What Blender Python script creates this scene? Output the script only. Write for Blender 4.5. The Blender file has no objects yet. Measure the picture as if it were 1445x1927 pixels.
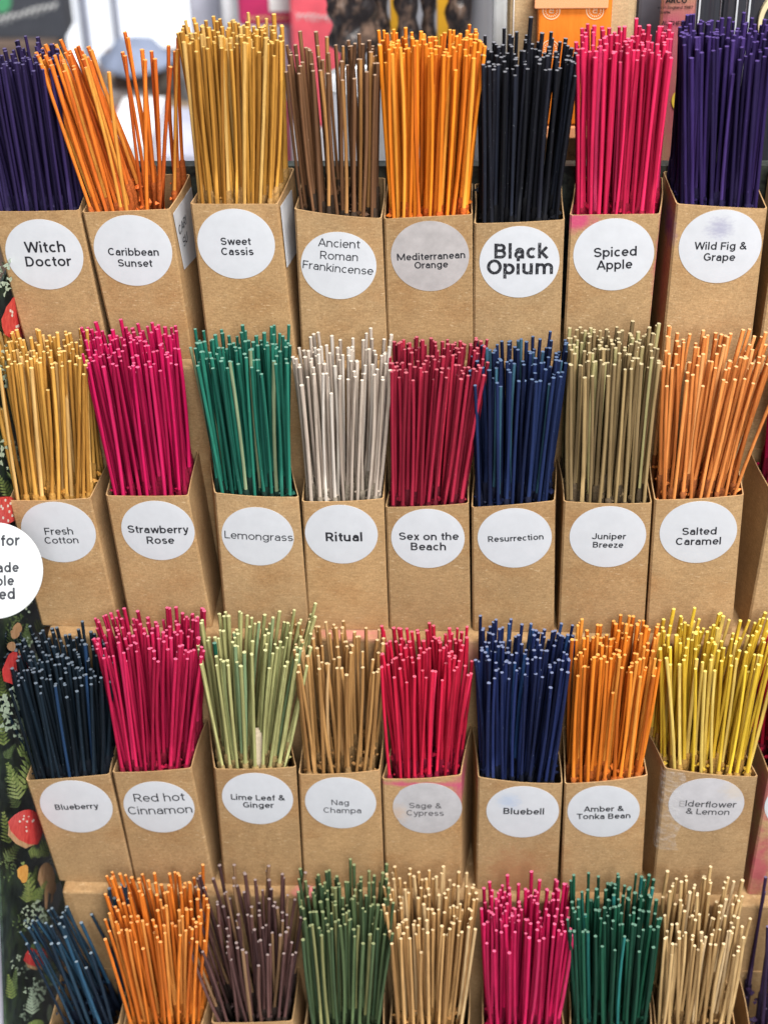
import bpy, math, random
from mathutils import Vector, Matrix

random.seed(7)
scene = bpy.context.scene
COL = scene.collection

# ------------------------------------------------------------------ camera, world, light, exposure
FPX, IW, IH = 3300.0, 1445.0, 1927.0
PITCH, YAW, ROLL = math.radians(35.5), math.radians(3.5), math.radians(1.5)
EYE = Vector((0.0, 0.0, 0.80))
fwd = Vector((-math.sin(YAW) * math.cos(PITCH), math.cos(YAW) * math.cos(PITCH), -math.sin(PITCH)))
right0 = Vector((math.cos(YAW), math.sin(YAW), 0))
up0 = right0.cross(fwd)
RT = right0 * math.cos(ROLL) - up0 * math.sin(ROLL)
UP = right0 * math.sin(ROLL) + up0 * math.cos(ROLL)
cd = bpy.data.cameras.new('camera')
cam = bpy.data.objects.new('camera', cd)
COL.objects.link(cam)
cam.matrix_world = Matrix(((RT.x, UP.x, -fwd.x, EYE.x), (RT.y, UP.y, -fwd.y, EYE.y), (RT.z, UP.z, -fwd.z, EYE.z), (0, 0, 0, 1)))
cd.sensor_fit = 'VERTICAL'
cd.sensor_height = 24.0
cd.lens = FPX / IH * 24.0
cd.clip_start, cd.clip_end = 0.02, 60.0
cd.dof.use_dof = True
cd.dof.focus_distance = 0.80
cd.dof.aperture_fstop = 5.8
scene.camera = cam

world = bpy.data.worlds.new('World')
scene.world = world
world.use_nodes = True
bg = world.node_tree.nodes['Background']
bg.inputs[0].default_value = (0.93, 0.96, 1.0, 1)
bg.inputs[1].default_value = 0.12


def area(name, loc, target, sx, sy, power, color):
    ld = bpy.data.lights.new(name, 'AREA')
    ld.shape = 'RECTANGLE'
    ld.size, ld.size_y, ld.energy, ld.color = sx, sy, power, color
    o = bpy.data.objects.new(name, ld)
    COL.objects.link(o)
    o.location = loc
    o.rotation_euler = (Vector(target) - Vector(loc)).to_track_quat('-Z', 'Y').to_euler()
    return o


area('ceiling_lamp', (0.60, 0.0, 2.0), (0, 0.66, 0.3), 0.7, 0.5, 52, (1.0, 0.97, 0.93))
area('front_lamp', (0.35, -0.95, 1.35), (0, 0.66, 0.2), 0.8, 0.8, 33, (0.96, 0.98, 1.0))
area('background_fill', (-0.3, 1.5, 2.3), (0, 2.2, 0.0), 1.2, 0.6, 30, (0.98, 0.99, 1.0))  # added fill light that brightens the background, no source in view
scene.view_settings.view_transform = 'Standard'
scene.view_settings.look = 'None'
scene.view_settings.exposure = 0.10
scene.view_settings.gamma = 1.0
scene.view_settings.use_curve_mapping = False
scene.cycles.max_bounces = 8


# ------------------------------------------------------------------ helpers
def ray(px, py):
    return fwd * FPX + RT * (px - IW / 2) + UP * (IH / 2 - py)


def at(px, py, Y):
    d = ray(px, py)
    return EYE + d * ((Y - EYE.y) / d.y)


def depth(p):
    return (p - EYE).dot(fwd)


def on_plane(px, py, p0, n):
    d = ray(px, py)
    return EYE + d * ((p0 - EYE).dot(n) / d.dot(n))


def px_size(px, p):
    return px * depth(p) / FPX


def tag(o, label=None, cat=None, group=None, kind=None):
    for k, v in (('label', label), ('category', cat), ('group', group), ('kind', kind)):
        if v:
            o[k] = v
    return o


def empty(name, loc):
    o = bpy.data.objects.new(name, None)
    COL.objects.link(o)
    o.location = loc
    o.empty_display_size = 0.01
    return o


def mesh_obj(name, verts, faces, mats, parent=None, origin=None, midx=None, smooth=False, attrs=None):
    """verts in world coordinates; origin = where the object sits"""
    org = Vector(origin) if origin is not None else (parent_loc(parent) if parent else Vector((0, 0, 0)))
    me = bpy.data.meshes.new(name)
    me.from_pydata([tuple(Vector(v) - org) for v in verts], [], faces)
    for m in (mats if isinstance(mats, (list, tuple)) else [mats]):
        me.materials.append(m)
    if midx:
        me.polygons.foreach_set('material_index', midx)
    if smooth is True:
        me.polygons.foreach_set('use_smooth', [True] * len(faces))
    elif smooth:
        me.polygons.foreach_set('use_smooth', smooth)
    if attrs:
        for k, v in attrs.items():
            a = me.attributes.new(k, 'FLOAT', 'FACE')
            a.data.foreach_set('value', v)
    me.update()
    o = bpy.data.objects.new(name, me)
    COL.objects.link(o)
    if parent:
        o.parent = parent
        o.location = org - parent_loc(parent)
    else:
        o.location = org
    return o


def parent_loc(p):
    v = Vector((0, 0, 0))
    while p is not None:
        v += p.location
        p = p.parent
    return v


class Nodes:
    def __init__(self, name):
        self.m = bpy.data.materials.new(name)
        self.m.use_nodes = True
        self.t = self.m.node_tree
        self.b = self.t.nodes['Principled BSDF']
        self.out = self.t.nodes['Material Output']

    def n(self, typ, **kw):
        x = self.t.nodes.new(typ)
        for k, v in kw.items():
            setattr(x, k, v)
        return x

    def l(self, a, b):
        self.t.links.new(a, b)

    def rgb(self, c):
        x = self.n('ShaderNodeRGB')
        x.outputs[0].default_value = (*c, 1)
        return x.outputs[0]

    def mix(self, f, a, b, mode='MIX'):
        x = self.n('ShaderNodeMix', data_type='RGBA', blend_type=mode)
        for sock, v in ((x.inputs[0], f), (x.inputs[6], a), (x.inputs[7], b)):
            if isinstance(v, (int, float)):
                sock.default_value = v
            elif isinstance(v, tuple):
                sock.default_value = (*v, 1)
            else:
                self.l(v, sock)
        return x.outputs[2]

    def math(self, op, a, b=0.0, c=0.0, clamp=False):
        x = self.n('ShaderNodeMath', operation=op, use_clamp=clamp)
        for i, v in enumerate((a, b, c)):
            if isinstance(v, (int, float)):
                x.inputs[i].default_value = v
            else:
                self.l(v, x.inputs[i])
        return x.outputs[0]

    def coords(self, scale, which='Object', loc=(0, 0, 0)):
        tc = self.n('ShaderNodeTexCoord')
        mp = self.n('ShaderNodeMapping')
        mp.inputs['Scale'].default_value = scale
        mp.inputs['Location'].default_value = loc
        self.l(tc.outputs[which], mp.inputs[0])
        return mp.outputs[0]

    def noise(self, vec, scale=1.0, detail=3.0, rough=0.6):
        x = self.n('ShaderNodeTexNoise')
        x.inputs['Scale'].default_value = scale
        x.inputs['Detail'].default_value = detail
        x.inputs['Roughness'].default_value = rough
        if vec is not None:
            self.l(vec, x.inputs['Vector'])
        return x.outputs[0]

    def ramp(self, v, lo, hi, a=0.0, b=1.0):
        x = self.n('ShaderNodeMapRange')
        self.l(v, x.inputs[0])
        for i, q in enumerate((lo, hi, a, b)):
            x.inputs[i + 1].default_value = q
        return x.outputs[0]

    def bump(self, h, strength=0.2, dist=0.001):
        x = self.n('ShaderNodeBump')
        x.inputs['Strength'].default_value = strength
        x.inputs['Distance'].default_value = dist
        self.l(h, x.inputs['Height'])
        self.l(x.outputs[0], self.b.inputs['Normal'])

    def set(self, col=None, rough=0.6, spec=0.3, metal=0.0):
        if col is not None:
            if isinstance(col, tuple):
                self.b.inputs['Base Color'].default_value = (*col, 1)
            else:
                self.l(col, self.b.inputs['Base Color'])
        self.b.inputs['Roughness'].default_value = rough
        self.b.inputs['Specular IOR Level'].default_value = spec
        self.b.inputs['Metallic'].default_value = metal
        return self.m


def plain(name, c, rough=0.6, spec=0.3, var=0.12, scale=60.0, metal=0.0):
    N = Nodes(name)
    f = N.noise(N.coords((scale,) * 3), 1.0, 3)
    dark = tuple(x * (1 - var) for x in c)
    lite = tuple(min(1, x * (1 + var)) for x in c)
    return N.set(N.mix(N.ramp(f, 0.3, 0.7), dark, lite), rough, spec, metal)


KRAFT = (0.415, 0.264, 0.130)


def kraft(name, stains=(), seed=0.0, base=KRAFT, top_dye=None):
    """brown kraft card: long horizontal fibres, flecks, faint mottling; stains = (colour, centre xyz local, radius)"""
    N = Nodes(name)
    off = (seed * 1.7, seed * 0.9, seed * 2.3)
    cloud = N.noise(N.coords((55, 55, 40), 'Object', off), 1.0, 4, 0.6)
    fib = N.noise(N.coords((330, 330, 950), 'Object', off), 1.0, 4, 0.7)
    fine = N.noise(N.coords((1300, 1300, 1300), 'Object', off), 1.0, 2, 0.6)
    fl = N.noise(N.coords((620, 620, 1000), 'Object', off), 1.0, 1, 0.5)
    c = N.mix(N.ramp(cloud, 0.3, 0.7), tuple(x * 0.88 for x in base), tuple(x * 1.09 for x in base))
    warm = N.noise(N.coords((34, 34, 46), 'Object', (seed * 3.1, 1.0, seed)), 1.0, 5, 0.62)
    c = N.mix(N.ramp(warm, 0.50, 0.72, 0.0, 0.55), c, (base[0] * 0.80, base[1] * 0.64, base[2] * 0.50))
    c = N.mix(N.ramp(fib, 0.36, 0.66), N.mix(1.0, c, (0.89, 0.88, 0.86), 'MULTIPLY'), N.mix(1.0, c, (1.12, 1.12, 1.11), 'MULTIPLY'))
    c = N.mix(N.ramp(fine, 0.32, 0.68), N.mix(1.0, c, (0.83, 0.81, 0.78), 'MULTIPLY'), N.mix(1.0, c, (1.08, 1.08, 1.08), 'MULTIPLY'))
    hair = N.noise(N.coords((300, 300, 1200), 'Object', (seed, 2.0, seed)), 1.0, 2, 0.5)
    c = N.mix(N.ramp(hair, 0.66, 0.76, 0.0, 0.45), c, (0.70, 0.52, 0.32))
    c = N.mix(N.ramp(fl, 0.76, 0.80, 0.0, 0.7), c, (0.15, 0.08, 0.04))
    c = N.mix(N.ramp(fl, 0.27, 0.22, 0, 0.5), c, (0.66, 0.48, 0.29))
    for col, cen, rad in stains:
        tc = N.n('ShaderNodeTexCoord')
        vm = N.n('ShaderNodeVectorMath', operation='SUBTRACT')
        N.l(tc.outputs['Object'], vm.inputs[0])
        vm.inputs[1].default_value = cen
        vs = N.n('ShaderNodeVectorMath', operation='DIVIDE')
        N.l(vm.outputs[0], vs.inputs[0])
        vs.inputs[1].default_value = rad
        ln = N.n('ShaderNodeVectorMath', operation='LENGTH')
        N.l(vs.outputs[0], ln.inputs[0])
        nz = N.noise(N.coords((170,) * 3, 'Object', off), 1.0, 4, 0.65)
        d = N.math('ADD', ln.outputs['Value'], N.math('MULTIPLY', N.math('SUBTRACT', nz, 0.5), 1.5))
        c = N.mix(N.ramp(d, 1.1, 0.3, 0.0, 0.75), c, col)
    N.bump(fib, 0.22, 0.0006)
    return N.set(c, 0.82, 0.2)


def paper(name, c=(0.565, 0.577, 0.605), smudge=None, seed=0.0, cen=(0, 0, 0), rad=0.01, rough=0.5, mottle=0.022):
    N = Nodes(name)
    off = (seed * 1.3, seed, seed * 0.7)
    nz = N.noise(N.coords((160,) * 3, 'Object', off), 1.0, 4, 0.6)
    col = N.mix(N.ramp(nz, 0.3, 0.7), tuple(x * (1 - mottle * 2) for x in c), tuple(min(1, x * (1 + mottle)) for x in c))
    if smudge:
        tc = N.n('ShaderNodeTexCoord')
        vm = N.n('ShaderNodeVectorMath', operation='DISTANCE')
        N.l(tc.outputs['Object'], vm.inputs[0])
        vm.inputs[1].default_value = cen
        sp = N.noise(N.coords((330, 330, 700), 'Object', off), 1.0, 5, 0.7)
        d = N.math('ADD', N.math('DIVIDE', vm.outputs['Value'], rad), N.math('MULTIPLY', N.math('SUBTRACT', sp, 0.5), 1.8))
        col = N.mix(N.ramp(d, 1.0, 0.2, 0.0, 0.5), col, smudge)
    return N.set(col, rough, 0.35)


def ink(name, c, wear):
    N = Nodes(name)
    nz = N.noise(N.coords((1700, 1700, 900)), 1.0, 3, 0.7)
    col = N.mix(N.ramp(nz, 0.62 - wear, 0.72 - wear, 0.0, 0.75), c, (0.5, 0.51, 0.54)) if wear > 0 else N.rgb(c)
    return N.set(col, 0.6, 0.2)


def stick_mat(name, c1, c2, alt, alt_p, tip, coat):
    N = Nodes(name)

    def at_(k):
        x = N.n('ShaderNodeAttribute', attribute_name=k)
        return x.outputs['Fac']
    rnd, r2, zone = at_('rnd'), at_('shade'), at_('zone')
    c = N.mix(rnd, tuple(min(0.97, q * 1.08) for q in c1), tuple(q * 0.7 for q in c2))
    c = N.mix(N.ramp(r2, alt_p + 0.02, alt_p - 0.02, 0.0, 0.85), c, alt)
    grain = N.noise(N.coords((1500, 1500, 30)), 1.0, 4, 0.65)
    c = N.mix(N.ramp(grain, 0.32, 0.72), N.mix(1.0, c, (0.66, 0.63, 0.6), 'MULTIPLY'), N.mix(1.0, c, (1.12, 1.14, 1.16), 'MULTIPLY'))
    patch = N.noise(N.coords((160, 160, 45)), 1.0, 3, 0.6)
    c = N.mix(N.ramp(patch, 0.35, 0.7), N.mix(1.0, c, (0.82, 0.8, 0.8), 'MULTIPLY'), c)
    speck = N.noise(N.coords((1400, 1400, 1100)), 1.0, 2, 0.5)
    c = N.mix(N.ramp(speck, 0.72, 0.78, 0.0, 0.5), c, tip)
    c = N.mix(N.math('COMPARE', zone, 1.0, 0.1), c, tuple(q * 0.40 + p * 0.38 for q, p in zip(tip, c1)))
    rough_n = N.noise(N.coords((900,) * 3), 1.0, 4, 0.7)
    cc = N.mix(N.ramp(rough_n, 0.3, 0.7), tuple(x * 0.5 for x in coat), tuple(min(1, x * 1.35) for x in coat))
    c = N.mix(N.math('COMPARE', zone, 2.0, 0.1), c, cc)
    N.bump(grain, 0.25, 0.0004)
    return N.set(c, 0.72, 0.18)


def extrude_box(name, p0, p1, mat, parent=None, origin=None, bevel=0.0):
    """axis-aligned box from two corners (world)"""
    x0, y0, z0 = (min(a, b) for a, b in zip(p0, p1))
    x1, y1, z1 = (max(a, b) for a, b in zip(p0, p1))
    v = [(x0, y0, z0), (x1, y0, z0), (x1, y1, z0), (x0, y1, z0), (x0, y0, z1), (x1, y0, z1), (x1, y1, z1), (x0, y1, z1)]
    f = [(0, 3, 2, 1), (4, 5, 6, 7), (0, 1, 5, 4), (1, 2, 6, 5), (2, 3, 7, 6), (3, 0, 4, 7)]
    o = mesh_obj(name, v, f, mat, parent, origin)
    if bevel:
        b = o.modifiers.new('bevel', 'BEVEL')
        b.width, b.segments = bevel, 2
    return o


# ---- lettering: a plain grotesque drawn from strokes (cap height 1), weight = stroke width
def _E(cx, cy, rx, ry, a0, a1, n=14):
    return [(cx + rx * math.cos(math.radians(a0 + (a1 - a0) * k / n)), cy + ry * math.sin(math.radians(a0 + (a1 - a0) * k / n))) for k in range(n + 1)]


def glyph(ch, w):
    """(strokes, advance); strokes are centre lines"""
    h = w / 2
    T, Bm, X, D = 1 - h, h, 0.745 - h, -0.27 + h      # top, bottom, x-height, descender centre lines
    L = h
    mid = (T + Bm) / 2

    def o(x0, wd):
        rx, ry = wd / 2 - h, (X - Bm) / 2
        return _E(x0 + wd / 2, (X + Bm) / 2, rx, ry, 0, 360, 24)
    xm = (X + Bm) / 2
    if ch == ' ':
        return [], 0.34
    if ch == 'a':
        R = 0.60 - h
        return [[(R, 0), (R, X - .22)] + _E((R + L + .04) / 2 + .0, X - .22, (R - L - .04) / 2, .22, 0, 165, 10), [(R, .44)] + [(.30, .44)] + _E(.27, .22 + h * .5, .27 - h, .22 - h * .5, 90, 270, 10)[0:] + _E(.27, .28, R - .27, .28 - h, -90, -5, 8)], 0.70
    if ch == 'b':
        return [[(L, 0), (L, 1.04)], _E(.34, xm, .34 - h, X - xm, 0, 360, 24)], 0.76
    if ch == 'c':
        return [_E(.33, xm, .33 - h, X - xm, 48, 312, 20)], 0.68
    if ch == 'd':
        return [[(.68 - h, 0), (.68 - h, 1.04)], _E(.34, xm, .34 - h, X - xm, 0, 360, 24)], 0.80
    if ch == 'e':
        return [[(.02 + h, xm - .0), (.66 - h, xm)] + _E(.335, xm, .335 - h, X - xm, 0, 318, 22)], 0.73
    if ch == 'f':
        return [[(.17, 0), (.17, .80)] + _E(.37, .80, .20, 1.03 - h - .80, 180, 95, 7), [(0, X), (.40, X)]], 0.44
    if ch == 'g':
        return [_E(.34, xm, .34 - h, X - xm, 0, 360, 24), [(.68 - h, .745), (.68 - h, D + .22)] + _E((.68 - h + .08) / 2, D + .22, (.60 - h) / 2, .22, 0, -155, 9)], 0.80
    if ch in 'hn':
        return [[(L, 0), (L, 1.04 if ch == 'h' else .745)], [(L, X - .26)] + _E((L + .63 - h) / 2, X - .26, (.63 - w) / 2, .26, 170, 0, 10) + [(.63 - h, 0)]], 0.74
    if ch == 'i':
        return [[(L, 0), (L, .745)], [(L, .89), (L, .89 + w * .95)]], w + .13
    if ch == 'k':
        return [[(L, 0), (L, 1.04)], [(.56 - h * .3, .745), (L, .27)], [(.22, .40), (.61 - h * .3, 0)]], 0.66
    if ch == 'l':
        return [[(L, 0), (L, 1.04)]], w + .13
    if ch == 'm':
        p = (1.04 - w) / 2
        s = [[(L, 0), (L, .745)]]
        for q in (0, 1):
            x0 = L + p * q
            s.append([(x0, X - .22)] + _E(x0 + p / 2, X - .22, p / 2, .22, 170, 0, 9) + [(x0 + p, 0)])
        return s, 1.15
    if ch == 'o':
        return [_E(.355, xm, .355 - h, X - xm, 0, 360, 24)], 0.79
    if ch == 'p':
        return [[(L, -.27), (L, .745)], _E(.34, xm, .34 - h, X - xm, 0, 360, 24)], 0.76
    if ch == 'r':
        return [[(L, 0), (L, .745)], [(L, X - .28)] + _E(L + .30, X - .28, .30, .28 , 175, 84, 7)], 0.47
    if ch == 's':
        q = (X - Bm) / 4
        return [_E(.295, X - q, .28 - h, q, 30, 180, 9)[0:-1] + _E(.295, X - q, .28 - h, q, 180, 255, 4) + _E(.295, Bm + q, .29 - h, q, 75, 0, 4) + _E(.295, Bm + q, .29 - h, q, 0, -152, 9)], 0.66
    if ch == 't':
        return [[(.17, .93), (.17, .20)] + _E(.33, .20, .16, .20 - h, 180, 275, 7), [(0, X), (.38, X)]], 0.44
    if ch == 'u':
        return [[(L, .745), (L, .26)] + _E((.63) / 2, .26, (.63 - w) / 2, .26 - h, 180, 350, 10), [(.63 - h, .745), (.63 - h, 0)]], 0.76
    if ch == 'v':
        return [[(h * .9, .745), (.31, Bm * .4), (.62 - h * .9, .745)]], 0.66
    if ch == 'w':
        return [[(h * .8, .745), (.26, Bm * .4), (.47, .72), (.68, Bm * .4), (.94 - h * .8, .745)]], 0.98
    if ch == 'x':
        return [[(h, .745), (.60 - h, 0)], [(.60 - h, .745), (h, 0)]], 0.65
    if ch == 'y':
        return [[(h * .9, .745), (.315, .08)], [(.62 - h * .9, .745), (.33, -.04), (.24, -.19), (.06, D)]], 0.65
    if ch == 'z':
        return [[(.03, X), (.54 - h, X), (h, Bm), (.57, Bm)]], 0.64
    if ch == 'A':
        return [[(h * .8, 0), (.44, 1 - h * .2), (.88 - h * .8, 0)], [(.20, .30), (.68, .30)]], 0.91
    if ch == 'B':
        m = .53
        return [[(L, 0), (L, 1)], [(L, T), (.38, T)] + _E(.38, (T + m) / 2, .30 - h, (T - m) / 2, 90, -90, 10) + [(L, m)], [(L, m), (.40, m)] + _E(.40, (Bm + m) / 2, .31 - h, (m - Bm) / 2, 90, -90, 10) + [(L, Bm)]], 0.83
    if ch == 'C':
        return [_E(.42, mid, .42 - h, T - mid, 42, 318, 24)], 0.89
    if ch == 'D':
        return [[(L, 0), (L, 1)], [(L, T), (.32, T)] + _E(.32, mid, .44 - h, T - mid, 90, -90, 16) + [(L, Bm)]], 0.87
    if ch == 'E':
        return [[(L, 0), (L, 1)], [(L, T), (.63, T)], [(L, .52), (.58, .52)], [(L, Bm), (.63, Bm)]], 0.73
    if ch == 'F':
        return [[(L, 0), (L, 1)], [(L, T), (.62, T)], [(L, .50), (.57, .50)]], 0.70
    if ch == 'G':
        return [_E(.42, mid, .42 - h, T - mid, 45, 350, 24)[:-4] + [(.82 - h, .20), (.82 - h, .47), (.46, .47)]], 0.92
    if ch == 'H':
        return [[(L, 0), (L, 1)], [(.80 - h, 0), (.80 - h, 1)], [(L, .52), (.80 - h, .52)]], 0.93
    if ch == 'I':
        return [[(L, 0), (L, 1)]], w + .14
    if ch == 'J':
        return [[(.66 - h, 1), (.66 - h, .28)] + _E(.33, .28, .33 - h, .28 - h, 0, -175, 12)], 0.77
    if ch == 'L':
        return [[(L, 1), (L, Bm), (.61, Bm)]], 0.66
    if ch == 'M':
        return [[(L, 0), (L, 1 - h * .2), (.53, .10), (1.06 - h, 1 - h * .2), (1.06 - h, 0)]], 1.18
    if ch == 'N':
        return [[(L, 0), (L, 1 - h * .2), (.80 - h, h * .2), (.80 - h, 1)]], 0.93
    if ch == 'O':
        return [_E(.44, mid, .44 - h, T - mid, 0, 360, 32)], 0.95
    if ch == 'P':
        return [[(L, 0), (L, 1)], [(L, T), (.42, T)] + _E(.42, (T + .40) / 2, .32 - h, (T - .40) / 2, 90, -90, 12) + [(L, .40)]], 0.82
    if ch == 'R':
        return [[(L, 0), (L, 1)], [(L, T), (.40, T)] + _E(.40, (T + .44) / 2, .31 - h, (T - .44) / 2, 90, -90, 12) + [(L, .44)], [(.38, .44), (.72 - h * .5, 0)]], 0.83
    if ch == 'S':
        q = (T - Bm) / 4
        return [_E(.385, T - q, .36 - h, q, 20, 180, 10)[:-1] + _E(.385, T - q, .36 - h, q, 180, 252, 4) + _E(.385, Bm + q, .375 - h, q, 72, 0, 4) + _E(.385, Bm + q, .375 - h, q, 0, -162, 10)], 0.84
    if ch == 'T':
        return [[(.38, 0), (.38, 1)], [(0, T), (.76, T)]], 0.80
    if ch == 'U':
        return [[(L, 1), (L, .34)] + _E(.40, .34, .40 - h, .34 - h, 180, 360, 12) + [(.80 - h, 1)]], 0.92
    if ch == 'W':
        return [[(h * .8, 1), (.31, h * .3), (.60, .96), (.89, h * .3), (1.20 - h * .8, 1)]], 1.24
    if ch == '&':
        return [[(.80, 0), (.26, .62)] + _E(.36, .78, .19 - h * .4, T - .78, 215, -40, 12) + [(.24, .46)] + _E(.34, .27, .34 - h, .27 - h, 125, 305, 12) + [(.62, .22), (.68, .48)]], 0.88
    if ch == '.':
        return [[(L, 0), (L, w)]], w + .14
    if ch == '1':
        return [[(.06, .80), (.34, .93), (.34, 0)]], 0.62
    if ch == '9':
        return [_E(.33, .66, .33 - h, .34 - h, 0, 360, 20), [(.66 - h, .66), (.60, .28), (.40, .06), (.16, Bm)]], 0.78
    if ch == '8':
        return [_E(.33, .74, .29 - h, .26 - h, 0, 360, 18), _E(.33, .27, .33 - h, .27 - h, 0, 360, 18)], 0.78
    if ch == '7':
        return [[(0, T), (.60, T), (.24, 0)]], 0.72
    raise ValueError(ch)


def text_geo(s, weight=0.16):
    """(verts2d, faces, xmin, xmax, gap between letters kept small)"""
    v, f = [], []
    x = 0.0
    h = weight / 2
    for ch in s:
        strokes, adv = glyph(ch, weight)
        for st in strokes:
            pts = [st[0]]
            for p in st[1:]:
                if abs(p[0] - pts[-1][0]) + abs(p[1] - pts[-1][1]) > 0.004:
                    pts.append(p)
            closed = abs(pts[0][0] - pts[-1][0]) + abs(pts[0][1] - pts[-1][1]) < 0.006 and len(pts) > 6
            if closed:
                pts = pts[:-1]
            n = len(pts)
            i0 = len(v)
            rows = 0

            def nrm(p, q):
                d = math.hypot(q[0] - p[0], q[1] - p[1])
                return (-(q[1] - p[1]) / d, (q[0] - p[0]) / d)
            for k in range(n):
                a, b, c = pts[k - 1] if (k or closed) else None, pts[k], pts[(k + 1) % n] if (k < n - 1 or closed) else None
                n1 = nrm(a, b) if a else None
                n2 = nrm(b, c) if c else None
                if n1 and n2 and n1[0] * n2[0] + n1[1] * n2[1] < 0.2:      # sharp corner: two square ends
                    ms = [n1, n2]
                elif n1 and n2:
                    mx, my = n1[0] + n2[0], n1[1] + n2[1]
                    sc = 2.0 / (mx * mx + my * my)
                    ms = [(mx * sc, my * sc)]
                else:
                    ms = [n1 or n2]
                for mx, my in ms:
                    v.append((x + b[0] + mx * h, b[1] + my * h))
                    v.append((x + b[0] - mx * h, b[1] - my * h))
                    rows += 1
            for k in range(rows if closed else rows - 1):
                q, r = i0 + 2 * k, i0 + 2 * ((k + 1) % rows)
                f.append((q, q + 1, r + 1, r))
        x += adv + 0.02
    xs = [a for a, b in v] or [0, 1]
    return v, f, min(xs), max(xs)


# ------------------------------------------------------------------ rows of the display
ROW_Y = (0.710, 0.665, 0.620, 0.575)
DEPTH = 0.0375
LEDGE = 0.0075
TREAD = [at(1000, y, Y - LEDGE).z for y, Y in ((694, ROW_Y[0]), (1207, ROW_Y[1]), (1696, ROW_Y[2]))]
RIM = [at(850, y, Y).z for y, Y in zip((405, 948, 1463, 1932), ROW_Y)]
TREAD.append(RIM[3] - (RIM[2] - TREAD[2]))
print('TREAD', [round(t, 4) for t in TREAD], 'RIM', [round(t, 4) for t in RIM])

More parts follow.
